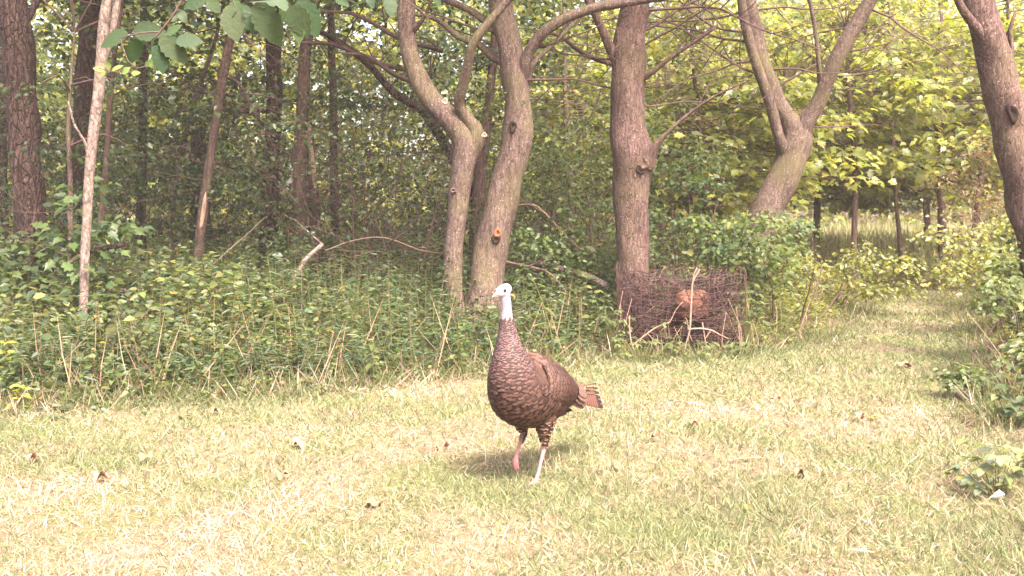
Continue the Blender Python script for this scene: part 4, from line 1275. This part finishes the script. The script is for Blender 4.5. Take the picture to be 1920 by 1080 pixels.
def near_branch():
    YN = 2.6
    tx, ty = -2.6, 2.9
    root = empty('overhanging_tree', (tx, ty, 0), 'near tree whose glossy toothed leaves hang in at the top', 'tree')
    a = Acc(); tube(a, [(tx, ty, -.1, .09), (tx + .02, ty, .6, .07), (tx + .1, ty, 1.6, .06), (tx + .2, ty - .05, 2.6, .045), (tx + .3, ty - .1, 3.6, .02)], 12, .06, lump=.05, seed=1)
    a.obj('trunk', M_BARK, root, True)
    def br(rows, name='branch'):
        a = Acc(); tube(a, rows, 6, .05, lump=.05, seed=2); a.obj(name, M_TWIG, root, True)
    w = lambda px, py, r, dy=0: (*P(px, py, YN + dy), r)
    br([(tx + .15, ty, 1.9, .014), (-1.6, 2.75, 2.15, .011), w(120, -130, .009), w(330, -70, .007), w(430, -20, .005), w(470, 0, .004), w(560, -10, .003), w(700, -20, .002)])
    br([w(330, -70, .006), w(345, -20, .004), w(330, 20, .003), w(300, 60, .0025), w(285, 75, .002)], 'twig')
    br([w(300, 60, .002), w(262, 62, .002), w(225, 72, .0015)], 'twig')
    br([w(225, 72, .0018), w(240, 115, .0016), w(258, 128, .0014), w(235, 138, .0013), w(185, 128, .001)], 'twig')
    br([w(258, 128, .0014), w(290, 120, .001)], 'twig')
    br([w(430, -20, .003), w(450, 40, .002), w(470, 80, .0014), w(505, 122, .001)], 'twig')
    br([w(700, -20, .002), w(760, 0, .0015), w(800, 30, .0012), w(818, 62, .001)], 'twig')
    G1 = [(.044, .080, .036), (.054, .092, .040), (.038, .070, .034)]
    G2 = [(.13, .18, .045), (.15, .19, .055)]
    spec = [  # px, py, direction in the picture (dx, dy), length px, tint
        (240, 62, -42, 18, G1), (250, 58, 48, 2, G1), (262, 75, -24, 34, G1), (285, 62, 26, 20, G1), (300, 70, 36, 34, G1), (296, 84, 6, 40, G1), (312, 66, 24, -14, G1),
        (330, 76, 40, 2, G1), (325, 72, 28, 10, G1), (285, 88, 24, 16, G1), (350, 30, -22, 8, G1), (335, 18, 12, 20, G1),
        (385, 0, -30, 10, G1), (390, -6, 18, 24, G1), (360, -12, 6, 18, G1), (440, 0, 6, 42, G1), (432, 10, 10, 52, G1), (446, 14, -32, 20, G1), (450, 22, 24, 30, G1), (455, 12, 14, 10, G1), (470, 0, 40, 2, G1),
        (480, 5, 32, 60, G1), (530, 8, 10, 32, G1), (545, 10, 22, 44, G1), (560, 0, 26, 50, G1), (515, -10, 20, 24, G1), (555, 30, 4, 38, G1), (628, -8, 20, 14, G1), (690, -10, 8, 20, G1), (730, -8, 4, 32, G1), (815, -10, 8, 18, G1),
        (206, 130, -6, -14, G2), (196, 132, -18, -4, G2), (198, 134, -10, 8, G2), (210, 132, 18, -8, G2), (228, 138, 14, -10, G2), (272, 124, 14, -8, G2), (280, 122, 20, 2, G2), (246, 138, 14, -2, G2)]
    f = YN / FPX
    for k, (px, py, dx, dy, base) in enumerate(spec):
        b0 = P(px, py, YN + random.uniform(-.05, .05))
        ln = math.hypot(dx, dy) * f * 1.12 * (1.1 if base is G1 else 1)
        d = Vector((dx, random.uniform(-.35, .35) * math.hypot(dx, dy), -dy)).normalized()
        up = Vector((random.uniform(-.5, .5), -.8, random.uniform(.1, .6)))
        c = cols(1, base, .2)[0]
        near_leaf(root, b0, d, up, ln * 1.05, ln * random.uniform(.56, .70), c, M_NEAR)


M_NEAR = leaf_mat('glossy_leaf', trans=.35, rough=.5, spec=.15, gain=(1.2, 1.3, .6))
nt = M_NEAR.node_tree
no = N(nt, 'ShaderNodeTexNoise'); no.inputs['Scale'].default_value = 95; no.inputs['Detail'].default_value = 4
nt.links.new(N(nt, 'ShaderNodeTexCoord').outputs['Object'], no.inputs['Vector'])
bp = N(nt, 'ShaderNodeBump'); bp.inputs['Strength'].default_value = .45; bp.inputs['Distance'].default_value = .005
nt.links.new(no.outputs['Fac'], bp.inputs['Height']); nt.links.new(bp.outputs[0], nt.nodes['Principled BSDF'].inputs['Normal'])
near_branch()

# ------------------------------------------------------------------ the turkey
def turkey():
    TH = R(35)
    f = np.array([-math.sin(TH), -math.cos(TH), 0]); lft = np.array([math.cos(TH), -math.sin(TH), 0]); upv = np.array([0, 0, 1.0])
    ox, oy = .085, 4.23
    root = empty('wild_turkey', (ox, oy, 0), 'brown barred wild turkey walking with one foot lifted, pale head raised', 'turkey')
    root.rotation_euler = (0, 0, math.atan2(f[1], f[0]))
    bpy.context.view_layer.update()

    def child(name, me, mat):
        o = bpy.data.objects.new(name, me); COL.objects.link(o); me.materials.append(mat); o.parent = root
        return o

    ST = np.array([  # x, z, half height, half width   (local: x forward, y left, z up)
        (-.300, .352, .018, .030), (-.265, .362, .048, .062), (-.215, .376, .080, .092), (-.140, .394, .116, .120), (-.055, .408, .143, .136),
        (.030, .424, .155, .140), (.098, .455, .148, .132), (.140, .505, .116, .106), (.160, .555, .086, .082), (.170, .600, .064, .061),
        (.177, .645, .047, .045), (.182, .690, .035, .034), (.186, .730, .0275, .0275), (.189, .770, .024, .0235), (.193, .805, .023, .0225), (.199, .832, .0235, .022)])
    p = smooth_path(np.c_[ST[:, 0], np.zeros(len(ST)), ST[:, 1], ST[:, 2], ST[:, 3]], .012)
    c, hh, ww = p[:, :3], p[:, 3], np.maximum(p[:, 4], .004)
    tg = np.gradient(c, axis=0); tg[:, 1] = 0
    for _ in range(6): tg[1:-1] = (tg[:-2] + tg[1:-1] * 2 + tg[2:]) / 4
    tg = unit(tg)
    nr = np.stack([-tg[:, 2], np.zeros(len(tg)), tg[:, 0]], 1)
    NA = 40
    def surf(i, a):
        """body surface at (fractional) station i and angle a (0 = back, pi = breast), with outward normal"""
        i = np.clip(i, 0, len(c) - 1.001); i0 = i.astype(int); w = (i - i0)[:, None]
        C_ = c[i0] * (1 - w) + c[i0 + 1] * w; Nn = unit(nr[i0] * (1 - w) + nr[i0 + 1] * w); Tt = unit(tg[i0] * (1 - w) + tg[i0 + 1] * w)
        h = hh[i0] * (1 - w[:, 0]) + hh[i0 + 1] * w[:, 0]; v = ww[i0] * (1 - w[:, 0]) + ww[i0 + 1] * w[:, 0]
        ca, sa = np.cos(a), np.sin(a)
        yv = np.array([0, 1.0, 0])
        # breast slightly keeled
        keel = 1 + .05 * np.clip(-ca, 0, 1) ** 4
        pos = C_ + Nn * (h * ca * keel)[:, None] + yv * (v * sa)[:, None]
        out = unit(Nn * (ca / np.maximum(h, .01))[:, None] + yv * (sa / np.maximum(v, .01))[:, None])
        return pos, out, Tt
    A = np.linspace(0, 2 * math.pi, NA, endpoint=False)
    n = len(c)
    I, AA = np.meshgrid(np.arange(n).astype(float), A, indexing='ij')
    V, _, _ = surf(I.ravel(), AA.ravel())
    ii = np.arange(n - 1)[:, None] * NA; jj = np.arange(NA)[None]; j2 = (jj + 1) % NA
    T = np.concatenate([np.stack([ii + jj, ii + NA + j2, ii + j2], -1).reshape(-1, 3), np.stack([ii + jj, ii + NA + jj, ii + NA + j2], -1).reshape(-1, 3)])
    b_ = Acc()
    V = np.vstack([V, c[0], c[-1]])
    k = np.arange(NA)
    T = np.vstack([T, np.stack([np.full(NA, n * NA), k, (k + 1) % NA], 1), np.stack([np.full(NA, n * NA + 1), (n - 1) * NA + (k + 1) % NA, (n - 1) * NA + k], 1)])
    b_.add(V, T, (1, 1, 1))

    def blob(cc, r3, ax=None, seg=18):
        u = np.linspace(0, math.pi, seg); v_ = np.linspace(0, 2 * math.pi, seg, endpoint=False)
        U, W_ = np.meshgrid(u, v_, indexing='ij')
        q = np.stack([np.cos(U), np.sin(U) * np.cos(W_), np.sin(U) * np.sin(W_)], -1).reshape(-1, 3) * np.array(r3)
        if ax is not None: q = q @ np.array(ax)
        i_ = np.arange(seg - 1)[:, None] * seg; j_ = np.arange(seg)[None]; jn = (j_ + 1) % seg
        TT = np.concatenate([np.stack([i_ + j_, i_ + jn, i_ + seg + jn], -1).reshape(-1, 3), np.stack([i_ + j_, i_ + seg + jn, i_ + seg + j_], -1).reshape(-1, 3)])
        b_.add(q + np.array(cc), TT, (1, 1, 1))
    # head, turned a little further to its right than the body
    HY = R(-16)     # yaw of head
    hx = np.array([math.cos(HY), math.sin(HY), -.16]); hx /= np.linalg.norm(hx)
    hy = np.array([-math.sin(HY), math.cos(HY), 0]); hz = np.cross(hx, hy)
    AX = np.array([hx, hy, hz])
    hc = np.array([.207, 0, .858])
    blob(hc, (.037, .0235, .0275), AX)
    blob(hc + hx * .018 - hz * .004, (.026, .018, .020), AX)
    blob(hc - hx * .012 + hz * .004, (.026, .0225, .025), AX)
    blob(hc - hz * .022 - hx * .006, (.022, .019, .022), AX)
    blob(hc + hx * .006 - hz * .026, (.014, .007, .016), AX)                # throat skin
    blob(hc + hx * .036 + hz * .012, (.007, .005, .008), AX)                # snood
    for q in (-1, 1):                                                        # brow ridges
        blob(hc + hx * .008 + hz * .015 + hy * .015 * q, (.013, .006, .006), AX)
    # legs: (x, y, z, r)
    legs = {
        'stand': [(-.005, .060, .34, .062), (-.012, .060, .29, .050), (-.016, .058, .245, .032), (-.018, .056, .205, .020), (-.022, .054, .172, .0135), (-.020, .053, .158, .0125), (-.004, .050, .110, .0085), (.012, .046, .060, .0082), (.026, .042, .022, .0095)],
        'lift': [(.020, -.060, .34, .060), (.005, -.060, .29, .046), (-.012, -.058, .250, .027), (-.022, -.056, .222, .0150), (-.012, -.055, .205, .0120), (.014, -.053, .168, .0085), (.040, -.050, .128, .0085)]}
    for L_ in legs.values():
        tube(b_, L_, 14, .012, lump=.02, seed=9)
    toes = [  # standing foot on the soil, three forward toes and one back
        [(.026, .042, .020, .0090), (.055, .040, .016, .0075), (.085, .039, .011, .0065), (.108, .038, .004, .0035)],
        [(.026, .042, .020, .0090), (.048, .058, .015, .0070), (.070, .074, .010, .0060), (.086, .086, .004, .0032)],
        [(.026, .042, .020, .0090), (.050, .028, .015, .0070), (.073, .014, .010, .0060), (.089, .004, .004, .0032)],
        [(.026, .042, .026, .0080), (.008, .044, .022, .0055), (-.012, .045, .012, .0035)],
        # lifted foot: toes hang down, curled
        [(.040, -.050, .128, .0085), (.054, -.050, .104, .0078), (.056, -.050, .074, .0070), (.046, -.050, .050, .0045), (.038, -.050, .040, .0025)],
        [(.040, -.050, .128, .0085), (.052, -.041, .106, .0070), (.054, -.036, .084, .0062), (.046, -.036, .062, .0042), (.040, -.037, .054, .0024)],
        [(.040, -.050, .128, .0085), (.050, -.059, .106, .0070), (.052, -.064, .084, .0062), (.044, -.064, .062, .0042), (.038, -.063, .054, .0024)],
        [(.040, -.050, .130, .0080), (.028, -.050, .112, .0055), (.024, -.050, .096, .0030)]]
    for q in toes: tube(b_, q, 9, .008)
    tmp = link('turkey_tmp', b_.mesh('turkey_tmp'))
    md = tmp.modifiers.new('r', 'REMESH'); md.mode = 'VOXEL'; md.voxel_size = .0048
    ms = tmp.modifiers.new('s', 'SMOOTH'); ms.iterations = 3; ms.factor = .5
    dg = bpy.context.evaluated_depsgraph_get()
    me = bpy.data.meshes.new_from_object(tmp.evaluated_get(dg))
    bpy.data.objects.remove(tmp)
    me.name = 'body'
    nv = len(me.vertices)
    co = np.empty(nv * 3, np.float32); me.vertices.foreach_get('co', co); co = co.reshape(-1, 3)
    g = np.random.default_rng(4)
    z = co[:, 2]; x_ = co[:, 0]
    brown = np.array([.10, .054, .040])
    skin = np.array([.30, .20, .215]); blue = np.array([.19, .20, .29]); white = np.array([.30, .29, .325]); pink = np.array([.24, .095, .095]); pale = np.array([.30, .19, .19])
    C = np.tile(brown, (nv, 1))
    # wrinkled skin: small random bumps in colour
    wr = np.sin(co[:, 2] * 300 + 4 * np.sin(co[:, 1] * 170 + co[:, 2] * 60)) * np.sin(co[:, 1] * 240 + co[:, 0] * 210 + 2 * np.sin(co[:, 2] * 90))
    hd = np.clip((z - .705 + .012 * np.sin(co[:, 1] * 220 + 2) + .05 * np.clip(.18 - x_, 0, .1) * -8 * .1) / .02, 0, 1)[:, None]
    hcol = np.where((z > .835)[:, None], white, skin * .6 + blue * .4)
    hcol = np.where((z < .745)[:, None], white * .95, hcol)
    hcol = hcol * (1 + .50 * wr[:, None] * (z < .84)[:, None])
    lore = np.clip(1 - np.linalg.norm((co - (hc + hx * .012 + hz * .003)) * np.array([1, 0, 1]), axis=1) / .018, 0, 1)[:, None]
    hcol = hcol * (1 - .45 * lore) + blue * .8 * .45 * lore
    C = C * (1 - hd) + hcol * hd
    lg = (z < .200) & (np.abs(co[:, 1]) < .12)
    lgf = np.clip((.205 - z) / .03, 0, 1)[:, None]
    lc = np.where((co[:, 1] > 0)[:, None], pale * .8 + pink * .2, pink * .75 + pale * .2)
    lc = lc * (1 + .12 * np.sin(z * 700))[:, None]
    C = np.where(lg[:, None], C * (1 - lgf) + lc * lgf, C)
    a = me.color_attributes.new('Col', 'FLOAT_COLOR', 'POINT')
    C4 = np.ones((nv, 4), np.float32); C4[:, :3] = np.clip(C, 0, 1); a.data.foreach_set('color', C4.ravel())
    me.polygons.foreach_set('use_smooth', np.ones(len(me.polygons), bool))
    body = child('body', me, M_SKIN)
    # ---- feathers
    FT = []   # template: rounded scale
    rows = [(0, .30), (.25, .46), (.5, .5), (.72, .47), (.86, .38), (.95, .22), (1.0, .0)]
    tv, tt, par = [], [], []
    for t, w in rows:
        for s in (-1, 0, 1):
            tv.append((t, s * w, -.16 * (s * w * 2) ** 2 * .5 + 0)); par.append(t)
    for r_ in range(len(rows) - 1):
        for s in range(2):
            q = r_ * 3 + s
            tt += [(q, q + 1, q + 4), (q, q + 4, q + 3)]
    tv, tt, par = np.array(tv), np.array(tt), np.array(par)

    def scales(acc, pos, d, up, L, W, base, bend=0.0, tipc=(.30, .185, .12), bar=(.016, .009, .008)):
        m_ = len(pos)
        s0 = acc.n
        put(acc, (tv, tt), pos, d, up, L, W, np.zeros((m_, 3)), bend=bend)
        t = np.tile(par, m_)
        bc = np.repeat(base, len(par), 0) * .40
        barw = ((t > .68) & (t < .83))[:, None]; tipw = (t >= .9)[:, None]
        edge = (np.tile(np.abs(tv[:, 1]), m_) > .35)[:, None]
        cc = np.where(barw, np.array(bar), bc)
        cc = np.where((t >= .83)[:, None], np.array(tipc) * (bc / np.array([.15, .085, .06])) ** .5, cc)
        cc = np.where(edge & (t < .8)[:, None], cc * .75, cc)
        acc.C[-1] = cc
    fe = Acc()
    # rows of scale feathers from tail to neck; later rows overlap earlier ones like roof tiles
    s_arc = np.r_[0, np.cumsum(np.linalg.norm(np.diff(c, axis=0), axis=1))]
    sp = s_arc[0] + .012
    r_i = 0
    zcut = .755
    while True:
        i_f = np.interp(sp, s_arc, np.arange(n))
        pc = c[int(i_f)]
        if pc[2] > zcut: break
        h_, w_ = np.interp(i_f, np.arange(n), hh), np.interp(i_f, np.arange(n), ww)
        peri = math.pi * (h_ + w_)
        neck = np.clip((pc[2] - .50) / .15, 0, 1)
        fw = .033 * (1 - neck) + .012 * neck
        m_ = max(10, int(peri / (fw * .62)))
        an = (np.arange(m_) + .37 * r_i + RNG.uniform(-.25, .25, m_)) / m_ * 2 * math.pi
        iv = i_f + RNG.uniform(-.5, .5, m_)
        p_a, _, _ = surf(iv - .5, an); p_b, _, _ = surf(iv + .5, an)
        ds = np.linalg.norm(p_b - p_a, axis=1) / (s_arc[-1] / (n - 1)) * fw * .24      # local row spacing on the skin
        kp = (RNG.uniform(0, 1, m_) < ds / (fw * .50) * np.clip((.755 - pc[2]) / .06, 0, 1)) & (ds > fw * .09) & (((p_b - p_a) * surf(iv, an)[2]).sum(1) > 0)
        an, iv = an[kp], iv[kp]; m_ = len(an)
        pos, out, Tt = surf(iv, an)
        pa, _, _ = surf(iv - .6, an); pb, _, _ = surf(iv + .6, an); pc1, _, _ = surf(iv, an - .06); pc2, _, _ = surf(iv, an + .06)
        Tt = unit(pb - pa)
        nn_ = unit(np.cross(Tt, pc2 - pc1)); out = nn_ * np.sign((nn_ * out).sum(1))[:, None]
        # flow: back towards the tail, and downwards over the flank
        d = -Tt + out * (.16 + .12 * neck) + np.array([0, 0, -.25]) * (np.abs(np.sin(an)) * (1 - neck))[:, None]
        L = (fw * 1.55) * RNG.uniform(.85, 1.15, m_) * np.clip(ds[kp] / (fw * .22), .45, 1)
        vv = RNG.uniform(.75, 1.25, (m_, 1))
        base = np.array([.108, .058, .043]) * (1 - neck) + np.array([.175, .105, .093]) * neck
        back = np.clip(np.cos(an), 0, 1)[:, None]  # back feathers lightened, light from above put into their colour
        base = base * vv * (1 + .35 * back)
        scales(fe, pos + out * .002, d, out, L, fw * RNG.uniform(.85, 1.1, m_), base, bend=-.10, tipc=np.array([.125, .067, .050]) * (1 - neck) + np.array([.23, .14, .128]) * neck)
        sp += fw * .24
        r_i += 1
    # thighs
    for L_ in legs.values():
        pp = smooth_path(L_, .012)
        pp = pp[(pp[:, 2] > .185) & (pp[:, 2] < .31)]
        for q in pp[::1]:
            m_ = max(7, int(q[3] * 2 * math.pi / .012))
            an = RNG.uniform(0, 6.28, m_)
            out = np.stack([np.cos(an), np.sin(an), np.zeros(m_)], 1)
            scales(fe, q[:3] + out * q[3] * .98, np.array([0, 0, -1.]) + out * .12, out, .026 * RNG.uniform(.8, 1.1, m_), .016, np.tile((.12, .066, .048), (m_, 1)) * RNG.uniform(.8, 1.2, (m_, 1)), bend=-.05)
    o = child('plumage', fe.mesh('plumage', True), M_FEATHER); o['kind'] = 'stuff'
    # loose belly and vent feathers
    vt = Acc()
    m_ = 70
    pos = np.stack([RNG.uniform(-.26, -.10, m_), RNG.normal(0, .045, m_), np.zeros(m_)], 1)
    pos[:, 2] = np.interp(pos[:, 0], [-.26, -.10], [.315, .275]) + np.abs(pos[:, 1]) * .35
    scales(vt, pos, np.stack([-np.ones(m_), RNG.normal(0, .25, m_), RNG.uniform(-.9, -.3, m_)], 1), np.tile((0, 0, -1.), (m_, 1)) + RNG.normal(0, .4, (m_, 3)), .055 * RNG.uniform(.8, 1.2, m_), .036, np.tile((.085, .048, .036), (m_, 1)) * RNG.uniform(.7, 1.2, (m_, 1)))
    child('vent_feathers', vt.mesh('vent_feathers', True), M_FEATHER)['kind'] = 'stuff'
    # ---- folded wings
    for sd in (1, -1):
        wg = Acc()
        nu, nvv = 16, 9
        def wing(u, v):
            """u 0 shoulder .. 1 tip, v -1 lower .. 1 upper"""
            x = .075 - .290 * u
            zc = .485 - .110 * u
            hv = .080 * np.sin(np.pi * np.clip(.16 + .80 * u, 0, 1)) ** .55
            z_ = zc + v * hv
            i_ = np.interp(x, c[:int(n * .55), 0], np.arange(int(n * .55)))
            C_ = np.stack([np.interp(i_, np.arange(n), c[:, q]) for q in range(3)], -1)
            h = np.interp(i_, np.arange(n), hh); w = np.interp(i_, np.arange(n), ww)
            s_ = np.clip((z_ - C_[..., 2]) / h, -.99, .93)
            y = w * np.sqrt(1 - s_ * s_) + .004 + .015 * (1 - v * v) * np.clip(u * 3, 0, 1)
            return np.stack([x, y * sd, z_], -1)
        U, VV = np.meshgrid(np.linspace(0, 1, nu), np.linspace(-1, 1, nvv), indexing='ij')
        W3 = wing(U, VV).reshape(-1, 3)
        i_ = np.arange(nu - 1)[:, None] * nvv; j_ = np.arange(nvv - 1)[None]
        TT = np.concatenate([np.stack([i_ + j_, i_ + nvv + j_, i_ + nvv + j_ + 1], -1).reshape(-1, 3), np.stack([i_ + j_, i_ + nvv + j_ + 1, i_ + j_ + 1], -1).reshape(-1, 3)])
        wg.add(W3, TT, (.06, .032, .025))
        for u in np.linspace(.98, .02, 17):
            m_ = 11
            v = np.linspace(-.98, .98, m_) + RNG.uniform(-.06, .06, m_)
            uu = np.full(m_, u) + RNG.uniform(-.02, .02, m_)
            pos = wing(uu, v)
            big = .7 + .8 * u
            e_ = .01
            du = wing(np.minimum(uu + e_, 1.3), v) - pos
            nrm = unit(np.cross(du, wing(uu, v + .05) - pos)); nrm *= np.sign(nrm[:, 1] * sd)[:, None]
            sh = np.clip(1 - u * 2.2, 0, 1)  # paler towards the shoulder, a highlight painted into the feathers
            base = (np.array([.075, .036, .027]) * (1 - sh) + np.array([.24, .145, .118]) * sh) * RNG.uniform(.8, 1.2, (m_, 1))
            scales(wg, pos + nrm * .004, unit(du) + nrm * .10, nrm, .040 * big * RNG.uniform(.9, 1.1, m_), .027 * big, base, bend=-.06, tipc=(.10, .05, .035))
        # flight feathers at the tip, barred
        wo = child('wing', wg.mesh('wing', True), M_FEATHER)
        for q in range(6):
            fl = Acc()
            vq = -.95 + .3 * q
            ps = wing(np.array([.80]), np.array([vq]))[0] + np.array([0, .006 * sd + .002 * q * sd, 0])
            feather_long(fl, ps, np.array([-1.0, .02 * sd, -.36 - .03 * q]), np.array([0, sd, .15]), .105 - .008 * q, .024, (.06, .033, .026), (.17, .115, .095), 7)
            fo = child('flight_feather', fl.mesh('flight_feather', True), M_FEATHER)
            fo.parent = wo
    # ---- tail fan, closed
    for q in range(11):
        tl = Acc()
        s = (q - 5) / 5
        ps = np.array([-.262 - .012 * (1 - abs(s)), .034 * s, .372 - .040 * abs(s) ** 1.3])
        d = np.array([-1.0, .16 * s, -.02 - .26 * abs(s)])
        feather_long(tl, ps, d, np.array([.1, 1.5 * s, 1.0 - .5 * abs(s)]), .300 - .025 * abs(s), .027, (.10, .048, .032), (.04, .019, .015), 16, band=True)
        child('tail_feather', tl.mesh('tail_feather', True), M_FEATHER)
    cv = Acc()
    m_ = 60
    pos = np.stack([RNG.uniform(-.31, -.24, m_), RNG.normal(0, .028, m_), RNG.uniform(.345, .385, m_)], 1)
    scales(cv, pos, np.stack([-np.ones(m_), RNG.normal(0, .14, m_), RNG.uniform(-.25, -.08, m_)], 1), np.tile((0, 0, 1.), (m_, 1)) + np.c_[np.zeros(m_), pos[:, 1] * 14, np.zeros(m_)], .075 * RNG.uniform(.8, 1.15, m_), .034, np.tile((.14, .078, .052), (m_, 1)) * RNG.uniform(.75, 1.2, (m_, 1)))
    child('tail_coverts', cv.mesh('tail_coverts', True), M_FEATHER)['kind'] = 'stuff'
    # ---- beak and eyes
    for nm, dz, ln, r0, dr in (('upper_beak', .0, .034, .0095, -.30), ('lower_beak', -.0085, .024, .0068, -.12)):
        bk = Acc()
        s0 = hc + hx * .030 + hz * (-.004 + dz)
        pts = [(*(s0 + hx * ln * t + hz * dr * ln * t * t), r0 * (1 - t ** 1.7) + .0008) for t in (0, .25, .5, .75, .92, 1)]
        tube(bk, pts, 12, .003)
        child(nm, bk.mesh(nm, True), M_BEAK)
    for sd in (1, -1):
        bm = bmesh.new(); bmesh.ops.create_uvsphere(bm, u_segments=16, v_segments=10, radius=.0078)
        for fc in bm.faces: fc.smooth = True
        em = bpy.data.meshes.new('eye'); bm.to_mesh(em); bm.free()
        e = child('eye', em, M_EYE)
        e.location = Vector(hc + hx * .010 + hz * .0055 + hy * .0195 * sd)
    return root


def feather_long(acc, p0, d, up, L, W, ca, cb, bars, band=False):
    """a long barred quill feather"""
    n = bars * 4
    t = np.linspace(0, 1, n)
    w = np.minimum(.35 + 2.2 * t, 1) * np.sqrt(np.clip(1 - ((t - .55) / .46).clip(0, 1) ** 3, 0, 1)) * W / 2
    d = unit(np.array(d, float)); sd = unit(np.cross(up, d)); nn = np.cross(d, sd)
    bend = -.03 * t ** 2
    C0 = np.array(p0) + d * (t * L)[:, None] + nn * (bend * L)[:, None]
    V = np.stack([C0 + sd * w[:, None] - nn * (w * .18)[:, None], C0 + nn * .0012, C0 - sd * w[:, None] - nn * (w * .18)[:, None]], 1).reshape(-1, 3)
    T = []
    for i in range(n - 1):
        a = i * 3
        T += [(a, a + 3, a + 4), (a, a + 4, a + 1), (a + 1, a + 4, a + 5), (a + 1, a + 5, a + 2)]
    ph = (t * bars) % 1
    c = np.where((ph < .5)[:, None], np.array(ca), np.array(cb))
    if band:
        c = np.where(((t > .80) & (t < .94))[:, None], np.array([.022, .012, .010]), c)
        c = np.where((t >= .94)[:, None], np.array([.22, .13, .09]), c)
    acc.add(V, np.array(T), np.repeat(c, 3, 0))


turkey()
